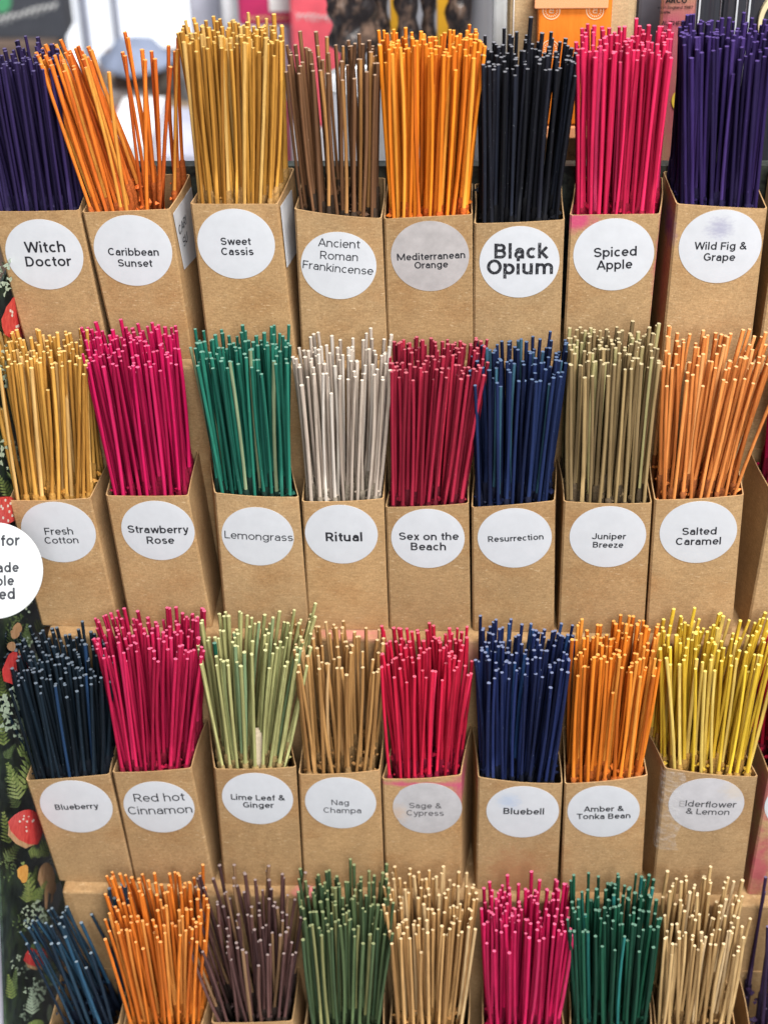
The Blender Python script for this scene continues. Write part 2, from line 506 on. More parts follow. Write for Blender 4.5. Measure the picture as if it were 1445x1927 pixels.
# colour sets: c1, c2, alt, alt share, tip, coat
P = {
    'dark purple': ((0.030, 0.017, 0.082), (0.016, 0.010, 0.048), (0.045, 0.03, 0.12), 0.1, (0.20, 0.17, 0.34), (0.02, 0.014, 0.05)),
    'sunset orange': ((0.90, 0.24, 0.028), (0.72, 0.13, 0.018), (0.80, 0.36, 0.06), 0.12, (1.0, 0.55, 0.22), (0.42, 0.10, 0.02)),
    'golden ochre': ((0.68, 0.34, 0.055), (0.46, 0.195, 0.030), (0.72, 0.45, 0.14), 0.12, (0.95, 0.70, 0.25), (0.40, 0.22, 0.07)),
    'walnut brown': ((0.24, 0.115, 0.052), (0.13, 0.062, 0.030), (0.50, 0.25, 0.08), 0.12, (0.62, 0.46, 0.34), (0.045, 0.028, 0.018)),
    'bright orange': ((0.95, 0.28, 0.018), (0.84, 0.18, 0.014), (0.95, 0.40, 0.05), 0.12, (1.0, 0.60, 0.14), (0.50, 0.10, 0.015)),
    'black': ((0.011, 0.012, 0.020), (0.006, 0.007, 0.011), (0.016, 0.02, 0.034), 0.1, (0.42, 0.42, 0.46), (0.006, 0.006, 0.008)),
    'raspberry': ((0.76, 0.022, 0.105), (0.56, 0.010, 0.060), (0.80, 0.05, 0.17), 0.1, (0.95, 0.28, 0.40), (0.30, 0.010, 0.035)),
    'violet': ((0.036, 0.017, 0.108), (0.018, 0.010, 0.060), (0.060, 0.030, 0.16), 0.12, (0.18, 0.11, 0.38), (0.018, 0.012, 0.05)),
    'honey yellow': ((0.78, 0.42, 0.085), (0.62, 0.28, 0.048), (0.80, 0.50, 0.18), 0.15, (0.98, 0.82, 0.38), (0.45, 0.23, 0.05)),
    'magenta': ((0.62, 0.008, 0.100), (0.45, 0.005, 0.065), (0.70, 0.02, 0.13), 0.1, (0.92, 0.24, 0.42), (0.22, 0.006, 0.03)),
    'teal green': ((0.022, 0.20, 0.135), (0.010, 0.115, 0.082), (0.30, 0.36, 0.20), 0.06, (0.32, 0.50, 0.41), (0.010, 0.030, 0.022)),
    'cream white': ((0.66, 0.56, 0.46), (0.52, 0.42, 0.34), (0.70, 0.64, 0.56), 0.2, (0.88, 0.82, 0.70), (0.30, 0.25, 0.19)),
    'maroon': ((0.38, 0.018, 0.048), (0.24, 0.010, 0.028), (0.60, 0.03, 0.07), 0.1, (0.75, 0.26, 0.30), (0.10, 0.006, 0.014)),
    'royal blue': ((0.013, 0.026, 0.092), (0.007, 0.013, 0.052), (0.05, 0.14, 0.20), 0.14, (0.22, 0.32, 0.50), (0.010, 0.012, 0.030)),
    'olive': ((0.40, 0.28, 0.125), (0.24, 0.17, 0.085), (0.50, 0.45, 0.20), 0.2, (0.80, 0.72, 0.46), (0.10, 0.07, 0.04)),
    'peach orange': ((0.93, 0.34, 0.088), (0.80, 0.24, 0.052), (0.94, 0.46, 0.16), 0.15, (1.0, 0.74, 0.40), (0.32, 0.10, 0.03)),
    'blue-black': ((0.010, 0.022, 0.036), (0.005, 0.011, 0.018), (0.02, 0.06, 0.15), 0.03, (0.32, 0.39, 0.48), (0.007, 0.010, 0.016)),
    'crimson pink': ((0.64, 0.016, 0.090), (0.46, 0.008, 0.055), (0.72, 0.03, 0.13), 0.1, (0.95, 0.26, 0.44), (0.22, 0.010, 0.03)),
    'lime green': ((0.54, 0.52, 0.215), (0.36, 0.38, 0.145), (0.28, 0.42, 0.22), 0.10, (0.86, 0.84, 0.48), (0.34, 0.24, 0.10)),
    'tan': ((0.60, 0.33, 0.115), (0.44, 0.22, 0.070), (0.70, 0.44, 0.20), 0.15, (0.92, 0.76, 0.48), (0.26, 0.15, 0.06)),
    'scarlet': ((0.70, 0.016, 0.060), (0.52, 0.010, 0.038), (0.78, 0.03, 0.10), 0.1, (0.95, 0.28, 0.38), (0.22, 0.008, 0.03)),
    'navy': ((0.014, 0.026, 0.110), (0.008, 0.014, 0.058), (0.03, 0.09, 0.26), 0.1, (0.40, 0.46, 0.66), (0.006, 0.008, 0.018)),
    'amber orange': ((0.90, 0.27, 0.024), (0.76, 0.18, 0.016), (0.92, 0.38, 0.06), 0.12, (1.0, 0.62, 0.20), (0.42, 0.11, 0.02)),
    'lemon yellow': ((0.90, 0.62, 0.050), (0.80, 0.48, 0.035), (0.84, 0.62, 0.16), 0.15, (0.98, 0.90, 0.32), (0.42, 0.24, 0.06)),
    'slate blue': ((0.022, 0.055, 0.090), (0.012, 0.026, 0.050), (0.03, 0.10, 0.18), 0.12, (0.50, 0.62, 0.72), (0.008, 0.014, 0.03)),
    'tangerine': ((0.92, 0.26, 0.030), (0.76, 0.17, 0.018), (0.92, 0.38, 0.08), 0.15, (1.0, 0.62, 0.25), (0.42, 0.13, 0.02)),
    'plum brown': ((0.150, 0.072, 0.062), (0.085, 0.042, 0.044), (0.34, 0.20, 0.10), 0.25, (0.52, 0.44, 0.42), (0.035, 0.022, 0.018)),
    'sage green': ((0.115, 0.170, 0.070), (0.060, 0.115, 0.055), (0.30, 0.30, 0.12), 0.15, (0.46, 0.48, 0.25), (0.03, 0.045, 0.02)),
    'straw': ((0.70, 0.42, 0.165), (0.56, 0.30, 0.105), (0.74, 0.52, 0.26), 0.15, (0.96, 0.82, 0.54), (0.34, 0.18, 0.06)),
    'hot pink': ((0.72, 0.012, 0.110), (0.52, 0.008, 0.075), (0.78, 0.04, 0.16), 0.1, (0.95, 0.28, 0.46), (0.25, 0.008, 0.04)),
    'emerald': ((0.014, 0.115, 0.062), (0.008, 0.062, 0.036), (0.03, 0.26, 0.24), 0.05, (0.28, 0.46, 0.36), (0.008, 0.025, 0.015)),
    'pale straw': ((0.76, 0.52, 0.235), (0.62, 0.38, 0.150), (0.80, 0.60, 0.34), 0.15, (0.98, 0.86, 0.60), (0.26, 0.15, 0.06)),
    'deep plum': ((0.050, 0.022, 0.075), (0.030, 0.015, 0.05), (0.06, 0.03, 0.1), 0.1, (0.3, 0.25, 0.4), (0.02, 0.012, 0.03)),
}
# Boxes: row, colour, front rim left, right, left/right edge points lower down, skew of the back (m), bow (m),
#        bundle (left top x, right top x, front top y, back top y, how many), sticker (x, y, width), lines (text, x0, x1, y, tilt deg, weight)
B, M_, T_ = 0.165, 0.14, 0.115
BOXES = [
    dict(r=0, c='dark purple', tl=(-19, 398), tr=(150, 396), l=(47, 644), rt=(196, 619), top=(-62, 112, 132, 88, 100), st=(84.5, 478, 147),
         tx=[('Witch', 47, 124, 464, -1, B), ('Doctor', 49, 136, 491, -1, B)]),
    dict(r=0, c='sunset orange', tl=(155, 400), tr=(320, 394), l=(216, 659), rt=(363, 673), top=None, st=(251, 470.5, 148), skew=0.004,
         side=[([(327, 402), (361, 352), (378, 474), (348, 507)], [('CARI', 338, 444, 19), ('SU', 346, 466, 19)])],
         tx=[('Caribbean', 204, 300, 473, 0.5, B), ('Sunset', 223, 288, 494, 0.5, B)]),
    dict(r=0, c='golden ochre', skew=0.004, tl=(358, 384), tr=(523, 384), l=(387, 626), rt=(557, 673), top=(340, 533, 88, 42, 105), st=(445, 458, 146),
         side=[([(529, 388), (549, 357), (562, 470), (541, 503)], [])],
         tx=[('Sweet', 416, 473, 453, 0, B), ('Cassis', 417, 478, 472, 0, B)]),
    dict(r=0, c='walnut brown', tl=(554, 394), tr=(718, 411), l=(568, 673), rt=(728, 633), top=(537, 716, 128, 76, 52), st=(637.5, 498, 142), bow=0.0012,
         tx=[('Ancient', 599, 678, 456, 3.5, T_), ('Roman', 603, 674, 480, 4, T_), ('Frankincense', 570, 703, 503, 6, T_)]),
    dict(r=0, c='bright orange', tl=(722, 412), tr=(889, 404), l=(729, 640), rt=(890, 680), top=(718, 908, 106, 62, 105), st=(809, 481, 147), paper=1,
         tx=[('Mediterranean', 747, 875, 481, -2.5, B), ('Orange', 780, 843, 497, -2.5, B)]),
    dict(r=0, c='black', tl=(892, 421), tr=(1062, 414), l=(890, 680), rt=(1054, 626), top=(898, 1086, 134, 72, 80), st=(977, 492, 150), wear=0.035,
         tx=[('Black', 930, 1032, 472, -0.5, 0.19), ('Opium', 916, 1040, 502, -0.5, 0.19)]),
    dict(r=0, c='raspberry', skew=0.004, tl=(1072, 405), tr=(1242, 403), l=(1061, 619), rt=(1222, 612), top=(1086, 1266, 106, 52, 88), st=(1154, 478, 151),
         tx=[('Spiced', 1117, 1197, 473, -2.5, B), ('Apple', 1122, 1189, 497, -2.5, B)],
         stains=[((0.55, 0.02, 0.16), (-0.016, -0.02, 0.072), (0.010, 0.02, 0.006)), ((0.50, 0.02, 0.13), (0.021, -0.005, 0.045), (0.003, 0.016, 0.05))]),
    dict(r=0, c='violet', skew=-0.0025, tl=(1272, 384), tr=(1443, 393), l=(1243, 676), rt=(1409, 676), top=(1278, 1462, 96, 36, 100), st=(1354, 462, 154), bow=0.001, paper=2,
         tx=[('Wild Fig &', 1306, 1404, 461, 0, B), ('Grape', 1323, 1382, 482, 0.5, B)],
         stains=[((0.12, 0.03, 0.22), (-0.021, -0.008, 0.066), (0.004, 0.02, 0.012))]),
    dict(r=0, c='golden ochre', tl=(1466, 392), tr=(1640, 392), l=(1428, 650), rt=(1590, 650), top=(1480, 1660, 96, 40, 40), st=None, tx=[], edge=1),
    dict(r=1, c='honey yellow', tl=(17, 942), tr=(171, 938), l=(83, 1193), rt=(221, 1165), top=(-4, 168, 694, 622, 88), st=(111, 1000, 141), skew=0.003,
         tx=[('Fresh', 85, 139, 998, -1.5, M_), ('Cotton', 85, 149, 1015, -1.5, M_)]),
    dict(r=1, c='magenta', tl=(199, 933), tr=(355, 933), l=(242, 1162), rt=(398, 1169), top=(158, 332, 692, 616, 105), st=(298, 997, 138),
         tx=[('Strawberry', 241, 356, 995, 0, B), ('Rose', 277, 329, 1015, 0, B)]),
    dict(r=1, c='teal green', skew=-0.007, tl=(403, 928), tr=(562, 936), l=(424, 1176), rt=(579, 1148), top=(366, 548, 684, 622, 80), st=(485.5, 1008, 136),
         tx=[('Lemongrass', 423, 552, 1008, 2.5, T_)]),
    dict(r=1, c='cream white', tl=(568, 944), tr=(722, 939), l=(579, 1148), rt=(731, 1183), top=(556, 736, 712, 630, 62), st=(642.5, 1004, 137),
         tx=[('Ritual', 613, 682, 1009, -0.5, 0.19)]),
    dict(r=1, c='maroon', skew=0.0015, tl=(725, 955), tr=(882, 948), l=(733, 1183), rt=(885, 1185), top=(733, 912, 706, 637, 98), st=(805, 1012, 138),
         tx=[('Sex on the', 751, 863, 1008, -0.5, B), ('Beach', 773, 839, 1027, -0.5, B)],
         stains=[((0.42, 0.04, 0.07), (0, -0.02, 0.077), (0.03, 0.01, 0.0015))]),
    dict(r=1, c='royal blue', skew=0.002, tl=(887, 955), tr=(1044, 943), l=(889, 1185), rt=(1042, 1162), top=(887, 1068, 712, 640, 74), st=(968, 1011, 139),
         tx=[('Resurrection', 918, 1022, 1011, -4, B)]),
    dict(r=1, c='olive', skew=-0.002, tl=(1060, 944), tr=(1226, 947), l=(1050, 1186), rt=(1211, 1183), top=(1070, 1240, 694, 620, 98), st=(1143, 1008, 143), bow=0.0008,
         tx=[('Juniper', 1113, 1177, 1007, 0, B), ('Breeze', 1115, 1172, 1023, 0, B)]),
    dict(r=1, c='peach orange', tl=(1231, 941), tr=(1399, 932), l=(1215, 1186), rt=(1376, 1190), top=(1240, 1462, 708, 620, 62), st=(1313, 1000, 144),
         tx=[('Salted', 1283, 1347, 998, -1.5, B), ('Caramel', 1271, 1355, 1017, -1.5, B)]),
    dict(r=1, c='magenta', tl=(1452, 930), tr=(1610, 925), l=(1403, 1193), rt=(1560, 1190), top=(1448, 1650, 706, 640, 60), st=None, tx=[], edge=1, skew=-0.006),
    dict(r=2, c='blue-black', tl=(49, 1469), tr=(207, 1458), l=(117, 1675), rt=(249, 1641), top=(6, 206, 1292, 1188, 140), st=(144.5, 1516, 137),
         tx=[('Blueberry', 104, 187, 1516, -4, B)]),
    dict(r=2, c='crimson pink', tl=(212, 1454), tr=(361, 1446), l=(251, 1641), rt=(400, 1645), top=(176, 388, 1240, 1150, 105), st=(300, 1517, 134), skew=0.003,
         tx=[('Red hot', 252, 349, 1499, -3, T_), ('Cinnamon', 241, 363, 1523, -3.5, T_)]),
    dict(r=2, c='lime green', skew=-0.0072, tl=(403, 1447), tr=(557, 1444), l=(421, 1653), rt=(570, 1668), top=(372, 592, 1250, 1150, 66), st=(485, 1501, 134),
         tx=[('Lime Leaf &', 435, 537, 1499, 0, B), ('Ginger', 458, 516, 1513, 0, B)]),
    dict(r=2, c='tan', tl=(562, 1457), tr=(715, 1450), l=(572, 1668), rt=(723, 1668), top=(548, 722, 1262, 1164, 58), st=(641, 1509, 134),
         tx=[('Nag', 624, 657, 1508, 0, M_), ('Champa', 609, 680, 1523, 0, M_)], inkc=(0.10, 0.10, 0.11)),
    dict(r=2, c='scarlet', skew=0.005, tl=(719, 1466), tr=(868, 1459), l=(726, 1672), rt=(869, 1672), top=(712, 888, 1272, 1178, 76), st=(803, 1519, 132), paper=3,
         tx=[('Sage &', 770, 831, 1514, 0, M_), ('Cypress', 765, 835, 1528, 0, M_)], inkc=(0.12, 0.115, 0.12),
         stains=[((0.5, 0.03, 0.16), (0.018, -0.01, 0.070), (0.005, 0.02, 0.012)), ((0.52, 0.05, 0.16), (0.0, -0.02, 0.074), (0.03, 0.01, 0.002))]),
    dict(r=2, c='navy', skew=-0.003, tl=(899, 1463), tr=(1058, 1475), l=(895, 1675), rt=(1047, 1679), top=(897, 1082, 1270, 1178, 95), st=(983, 1525, 136), paper=4, bow=0.001,
         tx=[('Bluebell', 947, 1023, 1524, 0.5, B)],
         stains=[((0.34, 0.16, 0.075), (0.0, -0.02, 0.012), (0.016, 0.02, 0.02))]),
    dict(r=2, c='amber orange', tl=(1062, 1475), tr=(1218, 1460), l=(1054, 1679), rt=(1205, 1681), top=(1080, 1238, 1260, 1172, 84), st=(1135, 1525, 135),
         tx=[('Amber &', 1098, 1173, 1520, -3, B), ('Tonka Bean', 1085, 1185, 1534, -3, B)]),
    dict(r=2, c='lemon yellow', tl=(1250, 1446), tr=(1425, 1462), l=(1226, 1681), rt=(1394, 1683), top=(1240, 1455, 1252, 1162, 92), st=(1328, 1511, 141), paper=5, skew=-0.009, bow=0.0014, tape=1,
         tx=[('E', 1277, 1287, 1510, 1, M_), ('lderflower', 1289, 1384, 1510, 1, M_), ('& Lemon', 1290, 1371, 1524, 1, M_)], inkc=(0.06, 0.06, 0.065)),
    dict(r=2, c='scarlet', tl=(1446, 1458), tr=(1600, 1455), l=(1405, 1683), rt=(1550, 1683), top=(1440, 1640, 1262, 1178, 60), st=(1506, 1515, 135), tx=[], edge=1, skew=-0.006,
         stains=[((0.40, 0.05, 0.10), (-0.016, -0.02, 0.02), (0.008, 0.02, 0.03)), ((0.5, 0.12, 0.14), (-0.016, -0.02, 0.07), (0.012, 0.02, 0.02))]),
    dict(r=3, c='slate blue', tl=(92, 1934), tr=(224, 1929), l=None, rt=None, top=None, st=None, tx=[]),
    dict(r=3, c='tangerine', tl=(232, 1934), tr=(380, 1931), l=None, rt=None, top=(192, 390, 1768, 1638, 88), st=None, tx=[], skew=0.002),
    dict(r=3, c='plum brown', tl=(398, 1925), tr=(551, 1922), l=None, rt=None, top=(362, 566, 1800, 1642, 66), st=None, tx=[]),
    dict(r=3, c='sage green', tl=(572, 1938), tr=(723, 1935), l=None, rt=None, top=(560, 735, 1760, 1640, 86), st=None, tx=[]),
    dict(r=3, c='straw', tl=(732, 1938), tr=(882, 1935), l=None, rt=None, top=(722, 897, 1768, 1638, 86), st=None, tx=[]),
    dict(r=3, c='hot pink', tl=(908, 1940), tr=(1062, 1938), l=None, rt=None, top=(906, 1076, 1764, 1654, 92), st=None, tx=[]),
    dict(r=3, c='emerald', tl=(1072, 1940), tr=(1226, 1938), l=None, rt=None, top=(1070, 1238, 1768, 1650, 82), st=None, tx=[]),
    dict(r=3, c='pale straw', tl=(1233, 1942), tr=(1384, 1940), l=None, rt=None, top=(1246, 1402, 1786, 1648, 72), st=None, tx=[], skew=-0.001),
    dict(r=3, c='deep plum', tl=(1410, 1942), tr=(1560, 1940), l=None, rt=None, top=None, st=None, tx=[], edge=1, skew=-0.002),
]
TIER = ('top tier', 'second tier', 'third tier', 'lowest tier')
ORD = ('first', 'second', 'third', 'fourth', 'fifth', 'sixth', 'seventh', 'eighth', 'ninth', 'tenth', 'eleventh', 'twelfth')
PAPERS = {
    0: dict(),
    1: dict(c=(0.42, 0.39, 0.385), mottle=0.07, rough=0.35),
    2: dict(smudge=(0.20, 0.19, 0.34), cen=(-0.001, 0, 0.009), rad=0.007),
    3: dict(c=(0.46, 0.445, 0.455), smudge=(0.58, 0.40, 0.26), cen=(-0.015, 0, -0.004), rad=0.008, mottle=0.06, rough=0.38),
    4: dict(smudge=(0.34, 0.44, 0.62), cen=(-0.007, 0, 0.007), rad=0.007),
    5: dict(c=(0.50, 0.485, 0.50), smudge=(0.56, 0.46, 0.34), cen=(0.013, 0, 0.010), rad=0.008, mottle=0.05, rough=0.3),
}
tape_n = Nodes('clear_tape_film')
tape_n.set((0.9, 0.88, 0.85), 0.12, 0.6)
_tr = tape_n.n('ShaderNodeBsdfTransparent')
_mx = tape_n.n('ShaderNodeMixShader')
_w = tape_n.noise(tape_n.coords((260, 260, 420)), 1.0, 3, 0.6)
tape_n.l(tape_n.ramp(_w, 0.45, 0.75, 0.04, 0.30), _mx.inputs[0])
tape_n.l(_tr.outputs[0], _mx.inputs[1])
tape_n.l(tape_n.b.outputs[0], _mx.inputs[2])
tape_n.l(_mx.outputs[0], tape_n.out.inputs[0])
tape_n.bump(_w, 0.6, 0.001)


# ------------------------------------------------------------------ the display stand (stepped kraft card in a printed-paper case)
stand = empty('display_stand', (0, ROW_Y[3], TREAD[3] - 0.16))
tag(stand, 'stepped kraft card display stand holding four tiers of incense boxes', 'display stand')
_sl = stand.location
kraft_step = kraft('kraft_step', [((0.75, 0.22, 0.26), tuple(at(578, 1676, ROW_Y[2] - LEDGE / 2) - _sl), (0.008, 0.006, 0.004)), ((0.62, 0.22, 0.20), tuple(at(660, 1192, ROW_Y[1] - LEDGE / 2) - _sl), (0.02, 0.006, 0.004)),
                                 ((0.60, 0.25, 0.20), tuple(at(880, 1240, ROW_Y[1] - LEDGE) - _sl), (0.012, 0.006, 0.012))], seed=3.0)
XR = 0.30
YB = ROW_Y[0] + DEPTH + 0.004
BOT = TREAD[3] - 0.16
LEFTS = (at(60, 690, ROW_Y[0] - LEDGE).x, at(88, 1190, ROW_Y[1] - LEDGE).x, at(117, 1677, ROW_Y[2] - LEDGE).x, at(128, 1990, ROW_Y[3] - LEDGE).x)
for k in range(4):
    y0 = ROW_Y[k] - LEDGE
    y1 = YB if k == 0 else ROW_Y[k - 1] - LEDGE - 0.0006
    o = extrude_box('step', (LEFTS[k], y0, BOT), (XR, y1, TREAD[k]), kraft_step, stand, bevel=0.0012)

# printed paper side panel: leans along the tiers, inner face towards the boxes
pA, pB = at(-6, 1450, 0.606), at(13, 1927, 0.566)
p_along = (pB - pA).normalized()
p_nrm = p_along.cross(Vector((0, 1, 0))).normalized()
if p_nrm.x < 0:
    p_nrm = -p_nrm


def panel_pt(px, py, lift=0.0):
    return on_plane(px, py, pA, p_nrm) + p_nrm * lift


def paper_base(name):
    N = Nodes(name)
    a = N.noise(N.coords((150,) * 3), 1.0, 5, 0.65)
    c = N.mix(N.ramp(a, 0.35, 0.65), (0.014, 0.021, 0.022), (0.042, 0.062, 0.055))
    b = N.noise(N.coords((60, 90, 60), 'Object', (3, 1, 2)), 1.0, 5, 0.7)
    c = N.mix(N.ramp(b, 0.48, 0.66, 0, 0.8), c, (0.07, 0.115, 0.05))
    return N.set(c, 0.45, 0.35)


def fleck(name, c, d, scale=260):
    N = Nodes(name)
    a = N.noise(N.coords((scale,) * 3), 1.0, 4, 0.7)
    return N.set(N.mix(N.ramp(a, 0.35, 0.65), c, d), 0.5, 0.3)


PM = [paper_base('paper_black_ground'), fleck('paper_red_cap', (0.55, 0.025, 0.03), (0.75, 0.09, 0.08)), fleck('paper_white_dot', (0.75, 0.68, 0.6), (0.85, 0.8, 0.72)),
      fleck('paper_fern', (0.11, 0.19, 0.045), (0.34, 0.42, 0.14)), fleck('paper_lichen', (0.26, 0.38, 0.26), (0.58, 0.68, 0.52), 700), fleck('paper_tan_mushroom', (0.42, 0.23, 0.11), (0.62, 0.38, 0.21)),
      fleck('paper_orange_leaf', (0.70, 0.30, 0.05), (0.80, 0.45, 0.12)), fleck('paper_dim_leaf', (0.08, 0.13, 0.045), (0.19, 0.27, 0.11))]
pv, pf, pi = [], [], []


def pq(a, b, lift):
    """a metres along the front edge (0 at pA), b metres back from it"""
    return pA + p_along * a + Vector((0, b, 0)) + p_nrm * lift


def add_poly(pts, mi):
    i = len(pv)
    pv.extend(pts)
    pf.append(tuple(range(i, i + len(pts))))
    pi.append(mi)


t = 0.0012
a_end = (BOT - pA.z) / p_along.z
a_top = (RIM[0] - 0.035 - pA.z) / p_along.z
c8 = [pq(a_top, 0, 0), pq(a_end, 0, 0), pq(a_end, 0.24, 0), pq(a_top, 0.14, 0)]
c8b = [p - p_nrm * t for p in c8]
add_poly(c8, 0)
add_poly(c8b[::-1], 0)
for k in range(4):
    j = (k + 1) % 4
    add_poly([c8[k], c8b[k], c8b[j], c8[j]], 0)
LIFT = [0.00015]


def lift_next():
    LIFT[0] += 0.000006
    return LIFT[0]


def blob(cx, cy, rx, ry, mi, n=18, rough=0.1, rot=0.0):
    L = lift_next()
    ph = random.random() * 6
    pts = []
    for k in range(n):
        a = 2 * math.pi * k / n
        r = 1 + rough * math.sin(3 * a + ph) + rough * 0.7 * random.uniform(-1, 1)
        x, y = rx * r * math.cos(a), ry * r * math.sin(a)
        pts.append(panel_pt(cx + x * math.cos(rot) - y * math.sin(rot), cy + x * math.sin(rot) + y * math.cos(rot), L))
    add_poly(pts, mi)


def cap(cx, cy, w, h, rot=0.0, mi=1, dots=7):
    L = lift_next()
    pts = []
    for k in range(15):
        a = math.pi + math.pi * k / 14
        pts.append((w * math.cos(a), h * math.sin(a)))
    pts += [(w * 0.6, h * 0.22), (0, h * 0.3), (-w * 0.6, h * 0.22)]
    q = [(x * math.cos(rot) - y * math.sin(rot) + cx, x * math.sin(rot) + y * math.cos(rot) + cy) for x, y in pts]
    L2 = lift_next()
    rim = [(w * 0.92, h * .02), (w * 0.6, h * 0.42), (0, h * 0.5), (-w * 0.6, h * 0.42), (-w * 0.92, h * .02)]
    add_poly([panel_pt(x * math.cos(rot) - y * math.sin(rot) + cx, x * math.sin(rot) + y * math.cos(rot) + cy, L) for x, y in rim], 5)
    add_poly([panel_pt(x, y, L2) for x, y in q], mi)
    for _ in range(dots):
        a, r = random.uniform(math.pi * 1.1, math.pi * 1.9), random.uniform(0.15, 0.8)
        x, y = w * r * math.cos(a), h * r * math.sin(a) - h * 0.05
        s = random.uniform(1.0, 3.0)
        blob(cx + x * math.cos(rot) - y * math.sin(rot), cy + x * math.sin(rot) + y * math.cos(rot), s, s, 2, 9)


def fern(cx, cy, L_, ang, wid, mi=3, n=9):
    ca, sa = math.cos(ang), math.sin(ang)
    for k in range(n):
        f = k / (n - 1)
        ln = wid * (1 - 0.75 * f) * random.uniform(0.8, 1.1)
        bx, by = cx + ca * L_ * f, cy + sa * L_ * f
        for s in (-1, 1):
            a2 = ang + s * 1.05
            l = lift_next()
            tx, ty = bx + math.cos(a2) * ln, by + math.sin(a2) * ln
            wd = L_ / n * 0.42
            add_poly([panel_pt(bx - ca * wd, by - sa * wd, l), panel_pt((bx + tx) / 2 - ca * wd * .9, (by + ty) / 2 - sa * wd * .9, l), panel_pt(tx, ty, l),
                      panel_pt((bx + tx) / 2 + ca * wd, (by + ty) / 2 + sa * wd, l), panel_pt(bx + ca * wd, by + sa * wd, l)], mi)


def lichen(cx, cy, r, n=38, mi=4):
    for _ in range(n):
        a, d = random.uniform(0, 6.28), r * math.sqrt(random.random())
        blob(cx + d * math.cos(a), cy + d * math.sin(a) * 1.15, r * random.uniform(.07, .17), r * random.uniform(.06, .14), mi, 8, 0.35, random.uniform(0, 3))


def mushroom(cx, cy, w, h, rot=0.0):
    blob(cx, cy + h * 0.55, w * 0.22, h * 0.6, 5, 14, 0.05, rot)
    cap(cx, cy, w, h * 0.7, rot, 5, 0)


for k in range(46):
    y = 520 + k * 31 + random.uniform(-14, 14)
    x = random.uniform(-6, 34 + max(0, y - 1400) * 0.13)
    if k % 3 == 0:
        lichen(x, y, random.uniform(14, 24), 22, random.choice((4, 7)))
    else:
        fern(x, y, random.uniform(30, 56), random.uniform(-2.4, -0.7), random.uniform(12, 22), random.choice((3, 7, 7)))
for a in ((8, 600, 26, 40), (-6, 960, 28, 26)):
    blob(*a, 1)
    for _ in range(9):
        blob(a[0] + random.uniform(-14, 20), a[1] + random.uniform(-24, 24), 2, 3, 2, 8)
lichen(8, 525, 34)
lichen(2, 690, 40)
fern(4, 905, 60, -1.2, 26, 7)
lichen(2, 850, 32, 30)
fern(48, 1186, 46, -0.9, 22)
fern(24, 1215, 40, -1.5, 16, 7)
lichen(44, 1215, 24, 30)
for x, y in ((2, 1192), (18, 1226), (-4, 1215), (8, 1180)):
    blob(x, y, 9, 9, 5, 12)
blob(70, 1190, 18, 14, 6)
blob(4, 1258, 26, 30, 1)
blob(20, 1250, 14, 20, 1)
lichen(6, 1335, 40, 55)
lichen(18, 1375, 26, 25)
lichen(20, 800, 24, 30)
lichen(40, 1130, 22, 24)
fern(30, 1300, 60, -1.3, 24, 7)
lichen(46, 1290, 22, 26)
fern(10, 1420, 50, -1.0, 22)
lichen(40, 1420, 24, 30)
fern(62, 1560, 50, -1.2, 16, 7)
lichen(74, 1620, 16, 18)
fern(88, 1720, 60, -1.4, 16, 7)
lichen(62, 1745, 18, 22)
fern(60, 1850, 60, -1.2, 20, 7)
lichen(80, 1840, 20, 24)
fern(12, 1480, 80, -1.35, 30)
fern(2, 1500, 60, -1.9, 26)
lichen(46, 1478, 26, 26)
lichen(50, 1535, 24, 26)
cap(8, 1566, 36, 48, 0.62, 1, 9)
fern(46, 1600, 46, -0.8, 22)
fern(20, 1600, 36, 0.2, 16)
fern(30, 1690, 70, -1.9, 22)
fern(70, 1660, 40, -1.1, 12, 7)
mushroom(53, 1655, 17, 48, 0.0)
mushroom(64, 1672, 9, 24, 0.1)
blob(7, 1642, 11, 17, 6)
fern(14, 1695, 34, -1.5, 18)
fern(30, 1692, 40, -1.0, 16)
lichen(28, 1722, 26, 48)
blob(94, 1668, 6, 15, 5)
blob(86, 1662, 6, 10, 7)
cap(30, 1808, 24, 30, 0.12, 1, 7)
blob(32, 1778, 11, 7, 7)
for k in range(9):
    blob(58 + k * 4 + random.uniform(-4, 4), 1755 + k * 9, 4, 5, 5, 8)
lichen(30, 1866, 24, 48)
fern(22, 1905, 46, -1.6, 20, 4)
blob(57, 1905, 6, 17, 4, 14, 0.05)
blob(71, 1893, 5, 15, 4, 14, 0.05)
blob(30, 1925, 16, 8, 3)
blob(100, 1740, 8, 16, 7)
blob(110, 1850, 8, 14, 7)
side = mesh_obj('side_panel', pv, pf, PM, stand, midx=pi)

# back wall of the case, its paper edge shows behind the top tier
BZ = at(1000, 303, YB + 0.006).z
bp = extrude_box('back_panel', (-0.20, YB + 0.0005, BOT), (XR, YB + 0.0065, BZ), fleck('paper_dark_floral', (0.010, 0.013, 0.015), (0.085, 0.10, 0.08), 130), stand)

